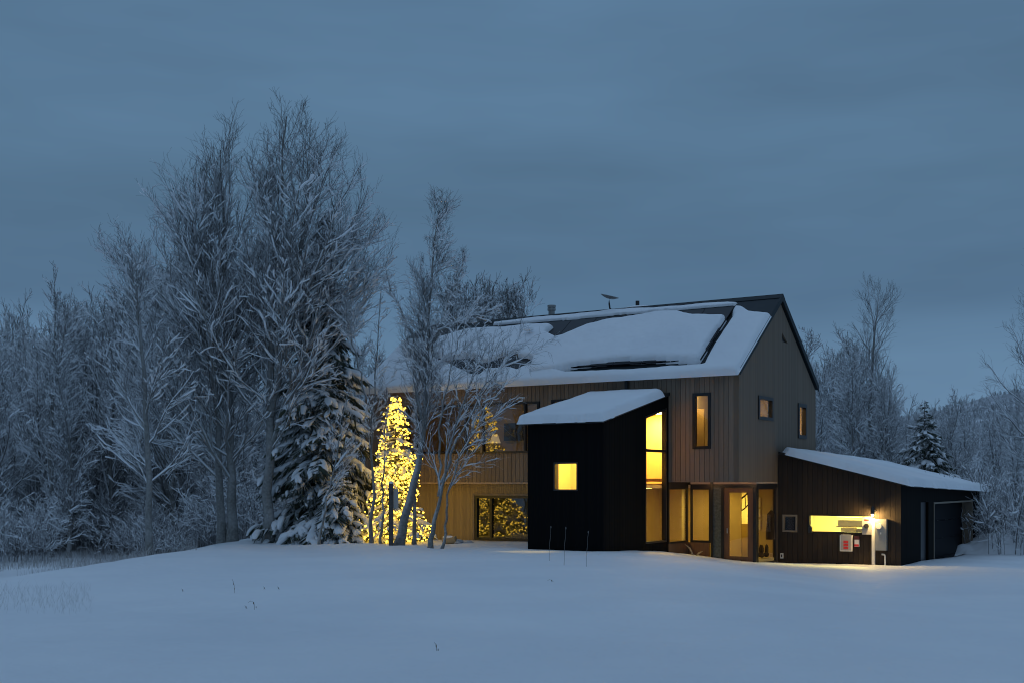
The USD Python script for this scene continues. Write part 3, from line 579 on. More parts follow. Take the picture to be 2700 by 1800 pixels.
M(hs, 'body', boxes((-0.06, 0.06, -0.03, 0.03, 0.0, 0.16)), DARK)
M(hs, 'gable', (np.array([[-0.07, -0.04, 0.162], [0.07, -0.04, 0.162], [0, -0.04, 0.27], [-0.07, 0.04, 0.162], [0.07, 0.04, 0.162], [0, 0.04, 0.27]]), np.array([[0, 1, 2], [3, 5, 4], [0, 3, 4], [0, 4, 1], [1, 4, 5], [1, 5, 2], [2, 5, 3], [2, 3, 0]])), DARK)
for k, x_ in enumerate((-1.75, -0.45)):
    sl = at_house('soffit_lamp', ('left', 'right')[k] + ' of the two small lamps hidden in the entry soffit', 'lamp', x_, 0.32, 2.83)
    M(sl, 'bulb', blobs([(0, 0, 0.02)], [(0.028, 0.028, 0.028)]), LAMP_SOFFIT, smooth=True); M(sl, 'socket', boxes((-0.03, 0.03, -0.03, 0.03, 0.05, 0.07)), DARK)
ds = at_house('satellite_dish', 'satellite dish on a bent mast near the roof ridge', 'dish', -6.3, 3.7, roof_z(3.67) - 0.02)
M(ds, 'mast', tube([(0.12, 0, 0), (0.03, 0, 0.08), (0, 0, 0.25), (0, 0, 0.42)], 0.03, 10), DARK, smooth=50)
prof = [(r, 0.10 * (r / 0.33) ** 2) for r in np.linspace(0.001, 0.33, 7)]
dm = trimesh.creation.revolve(np.array(prof + [(r, z + 0.012) for r, z in prof[::-1]]), sections=24)
dm.apply_transform(trimesh.transformations.rotation_matrix(math.radians(15), (0, 1, 0))); dm.apply_translation((0.0, 0, 0.42))
M(ds, 'reflector', dm, GREY, smooth=40)

# ------------------------------------------------------------------ snow lying on the roofs
def snow_slab(poly, to3d, T, R, res=0.06, base=0.0, seed=1, vary=0.35, ns=1.1, wob=0.05):
    pg = Polygon(poly).buffer(0)
    x0, y0, x1, y1 = pg.buffer(0.12).bounds
    xs, ys = np.arange(x0, x1 + res, res), np.arange(y0, y1 + res, res)
    A, B = np.meshgrid(xs, ys, indexing='ij')
    inside = shapely.contains_xy(pg, A, B)
    d = shapely.distance(shapely.points(A, B), pg.boundary) * np.where(inside, 1, -1)
    P = np.stack([A, B, np.zeros_like(A)], -1)
    d = d + wob * (meshkit.fbm(P * 2.3, 3, seed) - 0.5) * 2 + 0.02
    t = np.clip(d / R, 0, 1)
    h = base + T * (1 - vary / 2 + vary * meshkit.fbm(P * ns, 3, seed + 7)) * np.sqrt(np.clip(1 - (1 - t) ** 2, 0, 1))
    lo = -0.05
    h = np.where(d > 0, h, lo)
    V = to3d(np.stack([A.ravel(), B.ravel()], 1), h.ravel()); W = to3d(np.stack([A.ravel(), B.ravel()], 1), np.full(A.size, lo))
    n, m = A.shape
    i, j = np.meshgrid(np.arange(n - 1), np.arange(m - 1), indexing='ij'); q = (i * m + j).ravel()
    Q = np.stack([q, q + m, q + m + 1, q + 1], 1)
    keep = (d.ravel()[Q] > 0).any(1); Q = Q[keep]
    mb = MB(); mb.add(V, Q); mb.add(W, Q[:, ::-1])
    v, f = mb.get(); u, inv = np.unique(f, return_inverse=True)
    return v[u], inv.reshape(f.shape)
def on_roof_h(p, h):
    c, s_ = math.cos(math.atan(SL)), math.sin(math.atan(SL))
    return np.stack([p[:, 0], p[:, 1] - s_ * h, 6.19 + (p[:, 1] + 0.1) * SL + c * h], 1)
PA = [(0.07, -0.32), (0.07, 2.50), (-0.31, 2.62), (-0.67, 2.72), (-1.03, 3.02), (-1.31, 3.12), (-1.29, 2.85), (-1.15, 2.5), (-1.17, 1.84), (-1.19, 1.14), (-1.14, 0.38), (-1.10, 0.05), (-2.34, 0.05), (-3.59, 0.04), (-4.74, 0.03), (-5.96, 0.07), (-7.01, 0.5), (-7.67, 0.59), (-7.9, 0.49), (-7.99, 0.35), (-8.47, 0.52), (-8.98, 0.54), (-9.38, 0.56), (-9.48, 0.21), (-9.88, 0.28), (-11.45, 1.06), (-12.95, 1.69), (-14.45, 2.6), (x0r, 2.5), (x0r, -0.32)]
PB = [(-1.36, 2.25), (-1.42, 2.47), (-1.61, 2.51), (-2.56, 2.62), (-2.95, 2.78), (-3.22, 2.92), (-3.98, 2.95), (-4.83, 2.82), (-5.72, 2.77), (-6.5, 2.57), (-6.86, 2.29), (-7.17, 2.04), (-7.44, 2.0), (-7.82, 2.21), (-8.05, 2.33), (-8.0, 2.68), (-8.15, 2.77), (-9.08, 2.92), (-10.0, 2.83), (-10.91, 2.87), (-11.67, 2.93), (-12.41, 2.67), (-13.2, 2.46), (-13.99, 2.52), (-14.4, 2.51), (-14.4, 2.08), (-13.31, 1.7), (-11.55, 1.21), (-11.02, 1.2), (-10.34, 1.23), (-9.94, 0.83), (-9.5, 0.88), (-9.31, 1.05), (-8.71, 1.31), (-8.54, 1.27), (-8.36, 1.0), (-8.0, 0.97), (-7.68, 0.81), (-7.34, 0.06), (-6.65, 0.18), (-5.72, 0.36), (-4.48, 0.47), (-3.0, 0.44), (-2.3, 0.34), (-1.36, 0.24), (-1.38, 0.35), (-1.43, 1.11), (-1.41, 1.8)]
PC = [(-11.02, 3.48), (-9.47, 3.56), (-7.8, 3.53), (-6.57, 3.58), (-6.25, 3.64), (-4.21, 3.50), (-1.99, 3.47), (-1.72, 3.46), (-1.4, 3.38), (-1.41, 3.28), (-1.98, 3.30), (-4.2, 3.32), (-6.06, 3.31), (-7.74, 3.29), (-9.39, 3.32), (-10.98, 3.33)]
rs = X('roof_snow', 'thick white snow slabs lying broken on the main gabled roof', 'snow', (HX0, HY0, 0), HROT, kind='stuff')
M(rs, 'eave_snow', snow_slab(PA, on_roof_h, 0.185, 0.16, 0.045, seed=2, wob=0.02), SNOW, smooth=50)
M(rs, 'panel_snow', snow_slab(PB, on_roof_h, 0.19, 0.15, 0.045, base=0.10, seed=5, wob=0.025), SNOW, smooth=50)
M(rs, 'ridge_snow', snow_slab(PC, on_roof_h, 0.08, 0.07, 0.035, seed=8, wob=0.03), SNOW, smooth=50)
M(rs, 'skylight_snow', blobs([(-5.4, 4.25, 8.95), (-5.9, 4.2, 8.93), (-4.95, 4.25, 8.92)], [(0.6, 0.35, 0.09), (0.35, 0.3, 0.06), (0.35, 0.3, 0.06)], trimesh.creation.icosphere(3)), SNOW, smooth=True)
M(rs, 'snow_lump', blobs([tuple(on_roof_h(np.array([[-8.6, 2.2]]), np.array([0.42]))[0])], [(0.2, 0.14, 0.07)], trimesh.creation.icosphere(2)), SNOW, smooth=True)
t3 = X('tower_snow', 'smooth pillow of snow on the shed roof of the black entry tower', 'snow', (HX0, HY0, 0), HROT, kind='stuff')
M(t3, 'slab', snow_slab([(TX0 - 0.20, TY0 - 0.20), (TX1 + 0.06, TY0 - 0.20), (TX1 + 0.06, -0.55), (TX1 - 0.15, -0.3), (TX0 - 0.20, -0.25)], lambda p, h: np.stack([p[:, 0], p[:, 1] - 0.22 * h, 4.57 + 0.232 * (p[:, 1] + 4.335) + h], 1), 0.20, 0.16, 0.05, seed=12, vary=0.2), SNOW, smooth=50)
t4 = X('garage_snow', 'even layer of snow on the low sloping garage roof', 'snow', (HX0, HY0, 0), HROT, kind='stuff')
M(t4, 'slab', snow_slab([(0.42, 3.4 - 0.28), (GXE + 0.30, 3.4 - 0.28), (GXE + 0.30, GY1 + 0.25), (0.12, GY1 + 0.25), (0.12, 3.6)], lambda p, h: np.stack([p[:, 0] + 0.1 * h, p[:, 1], 3.80 - 0.255 * p[:, 0] - 0.02 * (p[:, 1] - 3.4) + h], 1), 0.20, 0.16, 0.06, seed=15, vary=0.2), SNOW, smooth=50)

# ------------------------------------------------------------------ trees
def unit(v): return v / (np.linalg.norm(v, axis=-1, keepdims=True) + 1e-9)
def spawn(rng, P, Rr, n, t0, t1, ang, length, Mp, up, wob, rr, rmin, taper=0.35, ref=None):
    """children of polylines P (N,M,3): n each, between t0 and t1 of the parent; ang(t), length(t, parent length) give angle and size."""
    N, Mm, _ = P.shape
    plen = np.linalg.norm(np.diff(P, axis=1), axis=2).sum(1)
    t = (np.arange(n)[None] + rng.uniform(0, 1, (N, n))) / n * (t1 - t0) + t0
    s = t * (Mm - 1); i = np.minimum(s.astype(int), Mm - 2); fr = (s - i)[..., None]
    k = np.arange(N)[:, None]
    base = P[k, i] * (1 - fr) + P[k, i + 1] * fr; tan = unit(P[k, i + 1] - P[k, i])
    pr = Rr[k, i] * (1 - fr[..., 0]) + Rr[k, i + 1] * fr[..., 0]
    a = ang(t) * rng.uniform(0.75, 1.25, t.shape)
    rnd = unit(np.cross(tan, rng.normal(size=tan.shape)))
    d = unit(np.cos(a)[..., None] * tan + np.sin(a)[..., None] * rnd)
    L = length(t, plen[:, None]) * rng.uniform(0.7, 1.25, t.shape)
    base, d, L, pr = base.reshape(-1, 3), d.reshape(-1, 3), L.ravel(), pr.ravel()
    out = [base]; step = (L / (Mp - 1))[:, None]
    for _ in range(Mp - 1):
        out.append(out[-1] + d * step)
        d = unit(d + np.array([0, 0, up]) + wob * rng.normal(size=d.shape))
    Q = np.stack(out, 1)
    keep = rng.uniform(0, 1, N * n) < np.repeat(np.clip(plen / (0.8 * (ref or plen.max())), 0.12, 1), n)
    Q, L, pr = Q[keep], L[keep], pr[keep]
    r0 = np.maximum(np.minimum(pr * rr, 0.011 * L + 0.004), rmin)
    R = r0[:, None] * np.linspace(1, taper, Mp)[None]
    return Q, np.maximum(R, rmin * 0.8)
def snow_on(rng, P, R, grow=0.9, rmin=0.014, lo=0.42, zmax=None):
    """ridges of snow along the upper side of branches, broken up at random"""
    t = np.abs(unit(np.gradient(P, axis=1))[..., 2])
    n = rng.uniform(0, 1, R.shape); n = 0.7 * n + 0.3 * np.roll(n, 1, 1)
    r = np.maximum(R * grow, rmin) * rng.uniform(0.6, 1.3, R.shape) * np.clip((n - lo) * 6, 0, 1) * np.clip((0.93 - t) * 5, 0, 1)
    if zmax is not None: r = r * np.clip((zmax - P[..., 2]) / 3.0, 0.0, 1)
    Q = P.copy(); Q[..., 2] += R * 0.55 + r * 0.35
    keep = r.max(1) > 0.004
    return Q[keep], np.maximum(r[keep], 0.0008)
def bare_tree(seed, trunks, prof, n=(42, 11, 7, 3), ang=(0.85, 0.35), up=0.10, tw=0.0048, tstart=0.18, trunk_sides=9, tmat=None, wmat=None, zsnow=None, top=0.95, sk=1.0):
    """trunks: list of (points, base radius, tip radius). prof(t): length of a limb at t of the trunk. Returns meshes by part."""
    rng = np.random.default_rng(seed)
    tr, cr, sn, lm = MB(), MB(), MB(), MB()
    ref = float(np.max(prof(np.linspace(0.1, 0.9, 20))))
    for tk in trunks:
        pts, r0, r1 = tk[:3]; ks = tk[3] if len(tk) > 3 else 1.0
        P = curve(pts, 16); P[1:-1] += rng.normal(size=(14, 3)) * 0.035
        R = r0 + (r1 - r0) * np.linspace(0, 1, 16) ** 0.8; R[0] *= 1.25
        v, f = tube(P, R, trunk_sides); tr.add(v, f)
        P0, R0 = P[None], R[None]
        P1, R1 = spawn(rng, P0, R0, max(4, int(n[0] * (0.45 + 0.55 * ks))), tstart, top, lambda t: ang[0] + (ang[1] - ang[0]) * t, lambda t, L: prof(t) * ks, 9, up, 0.10, 0.62, tw * 1.6)
        P2, R2 = spawn(rng, P1, R1, n[1], 0.12, 0.97, lambda t: 0.55 + 0 * t, lambda t, L: L * (0.52 - 0.34 * t), 6, up * 1.0, 0.17, 0.66, tw * 1.25, ref=ref)
        P3, R3 = spawn(rng, P2, R2, n[2], 0.12, 0.97, lambda t: 0.52 + 0 * t, lambda t, L: L * (0.58 - 0.30 * t) + 0.08, 4, up * 1.0, 0.22, 0.7, tw, ref=ref * 0.4)
        lm.add(*tubes(P1, R1, 5)); lm.add(*tubes(P2, R2, 4)); cr.add(*tubes(P3, R3, 3))
        if n[3]:
            P4, R4 = spawn(rng, P3, R3, n[3], 0.2, 0.95, lambda t: 0.6 + 0 * t, lambda t, L: L * 0.55 + 0.05, 3, up * 0.5, 0.12, 0.8, tw * 0.8)
            cr.add(*tubes(P4, R4, 3))
        for Pk, Rk, g, rm, lo in ((P1, R1, 1.1, 0.042, 0.34), (P2, R2, 1.2, 0.034, 0.40), (P3, R3, 1.2, 0.024, 0.52)):
            if zsnow is not None:
                Q, S = snow_on(rng, Pk, Rk, g * sk, rm * sk, lo, zsnow)
                if len(Q): sn.add(*tubes(Q, S, 4))
    return tr.get(), cr.get(), (sn.get() if sn.n else None), lm.get()
def put_tree(name, label, cat, loc, meshes, tmat=None, wmat=None, group=None):
    t = X(name, label, cat, loc, 0, group)
    M(t, 'trunk', meshes[0], tmat or BARK, smooth=True); M(t, 'limbs', meshes[3], LIMB_FAR if wmat else LIMB, smooth=True); M(t, 'twigs', meshes[1], wmat or TWIG, smooth=True)
    if meshes[2] is not None: M(t, 'branch_snow', meshes[2], SNOW, smooth=True)
    return t
def gpt(x, y): return (x, y, float(ground_h(np.array(x), np.array(y))) - 0.05)

def dome_prof(L, peak=0.3, tip=1.6):
    return lambda t: L * np.where(t < peak, 0.75 + 0.25 * t / peak, 1 - (1 - tip / L) * ((t - peak) / (1 - peak)) ** 1.1)
# the tall pair and its neighbours, left of the house
g1 = gpt(-9.7, 40.0)
put_tree('bare_tree', 'tall bare snow-dusted tree with twin trunks, left one of the tall pair', 'tree', g1,
         bare_tree(11, [([(0.16, 0, 0), (0.10, 0, 4), (-0.10, 0.1, 9), (-0.25, 0, 13.4)], 0.19, 0.02), ([(-0.22, 0.1, 0), (-0.35, 0, 4), (-0.7, 0, 8), (-1.3, 0, 11.4)], 0.16, 0.02)], dome_prof(4.9, 0.32, 1.8), (46, 12, 6, 3), ang=(1.0, 0.36), up=0.12, zsnow=14.5))
g2 = gpt(-8.1, 39.0)
put_tree('bare_tree', 'tallest bare snow-dusted tree, right one of the tall pair in front of the dark spruce', 'tree', g2,
         bare_tree(23, [([(0, 0, 0), (0.05, 0, 4.5), (0.25, 0, 9), (0.6, 0, 14.2)], 0.20, 0.02), ([(0.05, 0, 4.3), (0.6, -0.1, 7), (1.1, 0, 10), (1.5, 0, 12.9)], 0.13, 0.02), ([(0.05, 0, 3.2), (0.9, -0.2, 5.5), (1.8, -0.2, 7.8), (2.6, -0.2, 9.4)], 0.10, 0.02)],
                   dome_prof(4.0, 0.35, 1.7), (34, 12, 6, 3), ang=(0.95, 0.36), up=0.12, zsnow=14.5))
g3 = gpt(-11.75, 38.0)
put_tree('bare_tree', 'slim bare tree with a pale straight trunk at the left edge of the snowy mound', 'tree', g3,
         bare_tree(31, [([(0, 0, 0), (-0.05, 0, 4), (-0.3, 0, 7.5), (-0.65, 0, 9.6)], 0.13, 0.015)], dome_prof(2.7, 0.35, 1.3), (34, 10, 6, 2), ang=(1.0, 0.35), up=0.12, zsnow=12.5))
# leaning tree in front of the house
g4 = gpt(-3.52, 36.3)
put_tree('bare_tree', 'leaning bare tree in front of the house with a long snowy limb over the roof', 'tree', g4,
         bare_tree(47, [([(0, 0, 0), (0.45, 0, 1.75), (0.78, 0, 3.6), (0.92, 0, 6.6), (1.25, 0, 10.3)], 0.16, 0.018),
                        ([(0.92, 0, 6.2), (1.45, -0.1, 6.75), (2.1, -0.1, 7.0), (2.9, -0.1, 7.3)], 0.10, 0.035, 0.28), ([(0.74, 0, 3.9), (0.50, 0, 5.3), (0.45, 0.1, 6.4), (-0.1, 0.1, 7.6), (-0.35, 0.1, 8.4)], 0.06, 0.012, 0.30),
                        ([(0.88, 0, 5.6), (1.25, 0, 6.8), (1.75, 0.1, 8.0), (2.05, 0.1, 9.0)], 0.055, 0.012, 0.30)],
                   lambda t: 2.9 - 1.5 * t, (36, 10, 7, 4), ang=(0.40, 0.24), tstart=0.44, up=0.05, zsnow=13.0, sk=0.75, top=0.99))
g5 = gpt(-2.45, 35.2)
put_tree('small_tree', 'small multi-stemmed bare tree arching right in front of the upper windows', 'tree', g5,
         bare_tree(59, [([(0, 0, 0), (0.15, 0, 1.0), (0.35, 0, 2.1), (0.85, 0, 4.0), (1.7, 0, 6.1)], 0.085, 0.01), ([(0.33, 0, 2.0), (0.95, 0, 3.5), (1.7, 0, 5.0), (2.3, 0, 5.5)], 0.05, 0.008), ([(0.25, 0, 1.6), (0.25, 0.1, 3.2), (0.6, 0.1, 5.4), (1.1, 0.1, 6.8)], 0.05, 0.008),
                        ([(0.34, 0, 0), (0.5, 0, 0.9), (0.55, 0, 1.7), (1.1, 0, 3.4), (2.0, 0, 4.6)], 0.05, 0.008)],
                   lambda t: 2.1 - 0.7 * t, (9, 7, 5, 2), ang=(0.5, 0.4), tstart=0.42, up=0.03, zsnow=12.0, sk=0.62))
g6 = gpt(-4.45, 37.2)
put_tree('small_tree', 'thin upright bare tree standing left of the lit spruce', 'tree', g6,
         bare_tree(61, [([(0, 0, 0), (0.0, 0, 2.0), (0.05, 0, 4.0), (0.3, 0, 8.2)], 0.07, 0.01), ([(0.03, 0, 4.2), (-0.5, 0, 6.0), (-0.9, 0, 7.8)], 0.04, 0.008)], lambda t: 1.9 - 1.3 * t, (16, 8, 6, 2), ang=(0.55, 0.3), tstart=0.5, zsnow=9.0))
g7 = gpt(-5.9, 36.6)
put_tree('small_tree', 'slender bare sapling leaning right in front of the dark spruce', 'tree', g7,
         bare_tree(67, [([(-0.12, 0, 0), (0.05, 0, 1.2), (0.42, 0, 2.8), (0.75, 0, 4.8)], 0.05, 0.01)], lambda t: 1.6 - 1.0 * t, (12, 7, 6, 2), ang=(0.7, 0.4), tstart=0.4, zsnow=9.0))
g8 = gpt(-3.08, 36.9)
put_tree('small_tree', 'thin dark trunk standing just right of the leaning tree', 'tree', g8,
         bare_tree(71, [([(0, 0, 0), (0.03, 0, 1.4), (0.1, 0, 2.9), (0.0, 0, 4.4)], 0.075, 0.01)], lambda t: 1.2 - 0.7 * t, (9, 7, 5, 2), ang=(0.7, 0.4), tstart=0.55, zsnow=9.0))
g9 = gpt(-4.15, 37.0)
put_tree('small_tree', 'thin bare stem in front of the middle of the lit spruce', 'tree', g9,
         bare_tree(73, [([(0, 0, 0), (0.08, 0, 1.4), (0.12, 0, 2.9), (0.2, 0, 5.0)], 0.05, 0.01)], lambda t: 1.2 - 0.8 * t, (9, 7, 5, 2), ang=(0.6, 0.3), tstart=0.6, zsnow=9.0))

# spruces
def spruce(seed, H, rad, nb, droop=0.55, sprig=0.24, snow=1.0, z0=0.25, vary=(0.6, 1.22)):
    """rad(t): bough length at height fraction t. Returns trunk, needles, snow meshes and points where lights can hang."""
    rng = np.random.default_rng(seed)
    t = np.sort(rng.uniform(0, 1, nb) ** 1.15); z = z0 + (H - z0 - 0.1) * t
    az = np.arange(nb) * 2.399963 + rng.uniform(-0.4, 0.4, nb)
    L = np.array([rad(x) for x in t]) * rng.uniform(*vary, nb)
    Mp = 7; s = np.linspace(0, 1, Mp)
    dirx = np.stack([np.cos(az), np.sin(az), np.zeros(nb)], 1)
    rise = np.where(t > 0.8, 0.45, 0.08)
    P = np.zeros((nb, Mp, 3))
    P[:] = dirx[:, None] * (L[:, None] * s[None])[..., None]
    P[..., 2] = z[:, None] + L[:, None] * (rise[:, None] * s[None] - droop * s[None] ** 1.8 + 0.14 * s[None] ** 5)
    R = (0.012 + 0.008 * L)[:, None] * (1.1 - s[None])
    nd = MB(); nd.add(*tubes(P, np.maximum(R, 0.005), 4))
    hang = []
    # sprigs: tapered needle-covered shoots
    ns = np.maximum((L / 0.030).astype(int), 9)
    idx = np.repeat(np.arange(nb), ns); n = len(idx)
    u = rng.uniform(0.12, 1.0, n); k = np.minimum((u * (Mp - 1)).astype(int), Mp - 2); fr = (u * (Mp - 1) - k)[:, None]
    b = P[idx, k] * (1 - fr) + P[idx, k + 1] * fr; tan = unit(P[idx, k + 1] - P[idx, k])
    side = unit(np.cross(tan, [0, 0, 1.0])) * rng.choice([-1, 1], n)[:, None]
    d = unit(tan * rng.uniform(0.35, 0.9, n)[:, None] + side * rng.uniform(0.2, 1.0, n)[:, None] + np.array([0, 0, 1.0]) * rng.uniform(-0.65, 0.12, n)[:, None])
    sl = sprig * rng.uniform(0.6, 1.4, n) * np.clip(L[idx] * (1.15 - u) * 1.3 + 0.35, 0.35, 1.25)
    q = np.stack([b, b + d * sl[:, None] * 0.35, b + d * sl[:, None] + np.array([0, 0, -1.0]) * (0.12 * sl)[:, None]], 1)
    w = np.stack([sl * 0.05, sl * 0.085, sl * 0.010], 1)
    nd.add(*tubes(q, w, 4))
    # side shoots: drooping fingers with needles below and snow on top
    nsd = np.maximum((L / 0.16).astype(int), 2); js = np.repeat(np.arange(nb), nsd); n2 = len(js)
    u = rng.uniform(0.2, 0.97, n2); k = np.minimum((u * (Mp - 1)).astype(int), Mp - 2); fr = (u * (Mp - 1) - k)[:, None]
    b2 = P[js, k] * (1 - fr) + P[js, k + 1] * fr; tn = unit(P[js, k + 1] - P[js, k]); sd = unit(np.cross(tn, [0, 0, 1.0])) * rng.choice([-1, 1], n2)[:, None]
    l2 = np.clip(L[js] * rng.uniform(0.22, 0.42, n2) * (1.2 - 0.6 * u), 0.10, 0.6); q = [b2]; dd = unit(tn * 0.7 + sd * rng.uniform(0.4, 1.0, n2)[:, None])
    for _ in range(4):
        q.append(q[-1] + dd * (l2 / 4)[:, None]); dd = unit(dd + np.array([0, 0, -0.28]) + 0.12 * rng.normal(size=dd.shape))
    P2 = np.stack(q, 1); w2 = (l2 * 0.16)[:, None] * np.array([0.6, 1.0, 1.0, 0.75, 0.15])[None]
    nd.add(*tubes(P2, w2, 4))
    sv, sf = MB(), None
    def pad(Pk, rk, flat):
        nz = 0.65 * rng.uniform(0, 1, (len(rk), 1)) + 0.35 * rng.uniform(0, 1, rk.shape)
        r = rk * np.clip((nz - 0.42) * 4, 0.0, 1.25); keep = r.max(1) > 0.02
        Q = Pk[keep].copy(); r = np.maximum(r[keep], 0.001); Q[..., 2] += r * 0.35 + 0.012
        Q = np.concatenate([Q[:, :1] - 0.3 * r[:, :1, None] * unit(Q[:, 1:2] - Q[:, :1]), Q, Q[:, -1:] + 0.5 * r[:, -1:, None] * unit(Q[:, -1:] - Q[:, -2:-1])], 1)
        r = np.concatenate([r[:, :1] * 0.2, r, r[:, -1:] * 0.25], 1)
        v, f = tubes(Q, r, 7); c = np.repeat(Q.reshape(-1, 3), 7, 0); v = c + (v - c) * np.array([1, 1, flat])
        sv.add(v, f)
    if True:
        pad(P2 + np.array([0, 0, 1.0]) * (w2 * 0.55)[..., None], np.clip(l2 * 0.26, 0.03, 0.13)[:, None] * np.array([0.7, 1.0, 1.1, 1.0, 0.7])[None] * snow, 0.62)
    pad(P + np.array([0, 0, 0.02]), np.clip(0.10 * L, 0.035, 0.15)[:, None] * np.array([0.2, 0.5, 0.9, 1.1, 1.2, 1.1, 0.8])[None] * snow, 0.6)
    sv, sf = sv.get()
    sv = sv + 0.03 * (np.stack([meshkit.noise(sv * 11, k) for k in range(3)], 1) - 0.5) * 2
    tr = tube([(0, 0, 0), (0, 0, H * 0.5), (0, 0, H)], [0.012 * H + 0.02, 0.007 * H + 0.01, 0.006], 8)
    hang = np.vstack([b + d * (sl * rng.uniform(0.3, 0.95, n))[:, None], P2[:, 2] + [0, 0, 0.05], P2[:, 4]])
    return tr, nd.get(), (sv, sf), hang
def put_spruce(name, label, loc, sp, group=None):
    t = X(name, label, 'spruce', loc, 0, group)
    M(t, 'trunk', sp[0], BARK_DARK, smooth=True); M(t, 'needle_boughs', sp[1], NEEDLE); M(t, 'bough_snow', sp[2], SNOW, smooth=True)
    return t
big = spruce(101, 11.3, lambda t: 1.95 * (1 - t) ** 0.75 + 0.10, 400, droop=0.62, sprig=0.34, snow=0.72, vary=(0.45, 1.3))
ga = gpt(-6.4, 39.9)
put_spruce('spruce_tree', 'big dark spruce loaded with snow between the tall bare trees and the house', ga, big)
put_spruce('spruce_tree', 'low snow-laden young spruce at the foot of the big dark spruce', gpt(-5.55, 38.6), spruce(105, 2.3, lambda t: 1.1 * (1 - t) ** 0.8 + 0.08, 70, droop=0.6, sprig=0.26, snow=1.3, z0=0.1))
litr = lambda t: np.interp(t, [0, 0.1, 0.3, 0.42, 0.5, 0.7, 0.9, 1.0], [1.0, 1.15, 0.95, 0.74, 0.74, 0.70, 0.32, 0.06])
lit = spruce(107, 4.95, litr, 200, droop=0.45, sprig=0.20, snow=0.8, z0=0.1, vary=(0.7, 1.12))
gb = gpt(-3.86, 38.8)
put_spruce('lit_spruce', 'slim spruce wrapped from foot to tip in glowing yellow string lights', gb, lit)
rng = np.random.default_rng(8)
hang = lit[3]; hang = hang[(np.hypot(hang[:, 0], hang[:, 1]) > 0.12) & (hang[:, 2] > 0.05)]
sel = hang[rng.choice(len(hang), 2700, replace=False)]
lightx = X('string_lights', 'warm yellow string lights on the slim spruce beside the house', 'string lights', gb, 0, kind='stuff')
M(lightx, 'bulbs', blobs(sel, np.full((len(sel), 3), 0.030) * rng.uniform(0.75, 1.25, (len(sel), 1))), BULB, smooth=True)
order = sel[np.argsort(sel[:, 2] * 6 + np.arctan2(sel[:, 1], sel[:, 0]))]
M(lightx, 'wire', tube(curve(order[::9], 120), 0.006, 4), DARK)

# post with a grey box in front of the lights
pg = gpt(-3.70, 35.9)
po = X('wooden_post', 'dark wooden post with a grey plate in front of the lit spruce', 'post', pg)
M(po, 'post', boxes((-0.065, 0.065, -0.06, 0.06, 0, 1.95)), BARK_DARK); M(po, 'plate', boxes((0.075, 0.22, -0.03, 0.03, 1.18, 1.78)), PALEGREY); M(po, 'snow_cap', blobs([(0, 0, 1.97)], [(0.08, 0.075, 0.05)], trimesh.creation.icosphere(2)), SNOW, smooth=True)

# ------------------------------------------------------------------ the woods behind
VAR = []
def variant(name, label, seed, H, L, n, tw, zs=None):
    rg = np.random.default_rng(seed)
    trunks = [([(0, 0, 0), (rg.normal() * 0.15, rg.normal() * 0.15, H * 0.4), (rg.normal() * 0.35, rg.normal() * 0.35, H)], 0.012 * H + 0.01, 0.012)]
    return bare_tree(seed, trunks, dome_prof(L, 0.3), n, ang=(0.8, 0.3), tw=tw * 0.85, tstart=0.12, trunk_sides=6, zsnow=40)
specs = [('forest_tree', 201, 10.0, 2.7, (30, 9, 5, 1), 0.0095), ('forest_tree', 203, 10.0, 2.2, (32, 9, 5, 1), 0.0095), ('forest_tree', 205, 10.0, 3.1, (28, 9, 5, 1), 0.010), ('forest_tree', 207, 10.0, 1.8, (34, 8, 5, 1), 0.009)]
protos = []
rng = np.random.default_rng(77)
def px(x, d): return (x - 1350) / 3091 * d
spots = []
for k in range(95):                      # the thicket on the left
    x_ = rng.uniform(-90, 600); d = rng.uniform(50, 78)
    top = np.interp(x_, [0, 120, 230, 330, 420, 600], [880, 870, 830, 800, 760, 720]) + rng.normal() * 38
    spots.append((px(x_, d), d, (1273 - top) / 3091 * d + 3.0, 'L'))
for k in range(16):
    x_ = rng.uniform(560, 960); d = rng.uniform(52, 75); spots.append((px(x_, d), d, rng.uniform(8, 11), 'L'))
for k in range(16):                      # tops showing over the roof
    x_ = np.interp(k, [0, 15], [1195, 1405]) + rng.normal() * 6; d = rng.uniform(72, 82)
    top = np.interp(x_, [1195, 1250, 1290, 1330, 1400], [808, 786, 790, 803, 826]) + rng.normal() * 10
    spots.append((px(x_, d), d, (1273 - top) / 3091 * d + 3.0, 'R'))
for k in range(75):                      # right of the house
    x_ = rng.uniform(2120, 2780); d = rng.uniform(54, 80)
    top = np.interp(x_, [2120, 2200, 2280, 2350, 2420, 2500, 2600, 2700], [910, 940, 970, 1060, 1140, 1115, 1100, 1090]) + rng.normal() * 28
    spots.append((px(x_, d), d, max((1273 - top) / 3091 * d + 3.0, 3.8), 'G'))
GRP = {'L': ('bare snow-dusted tree in the dense thicket left of the tall pair', 'trees of the left thicket'), 'R': ('bare treetop showing above the roof ridge from behind the house', 'treetops behind the roof ridge'), 'G': ('frosted bare tree in the grey woods behind the garage', 'trees behind the garage')}
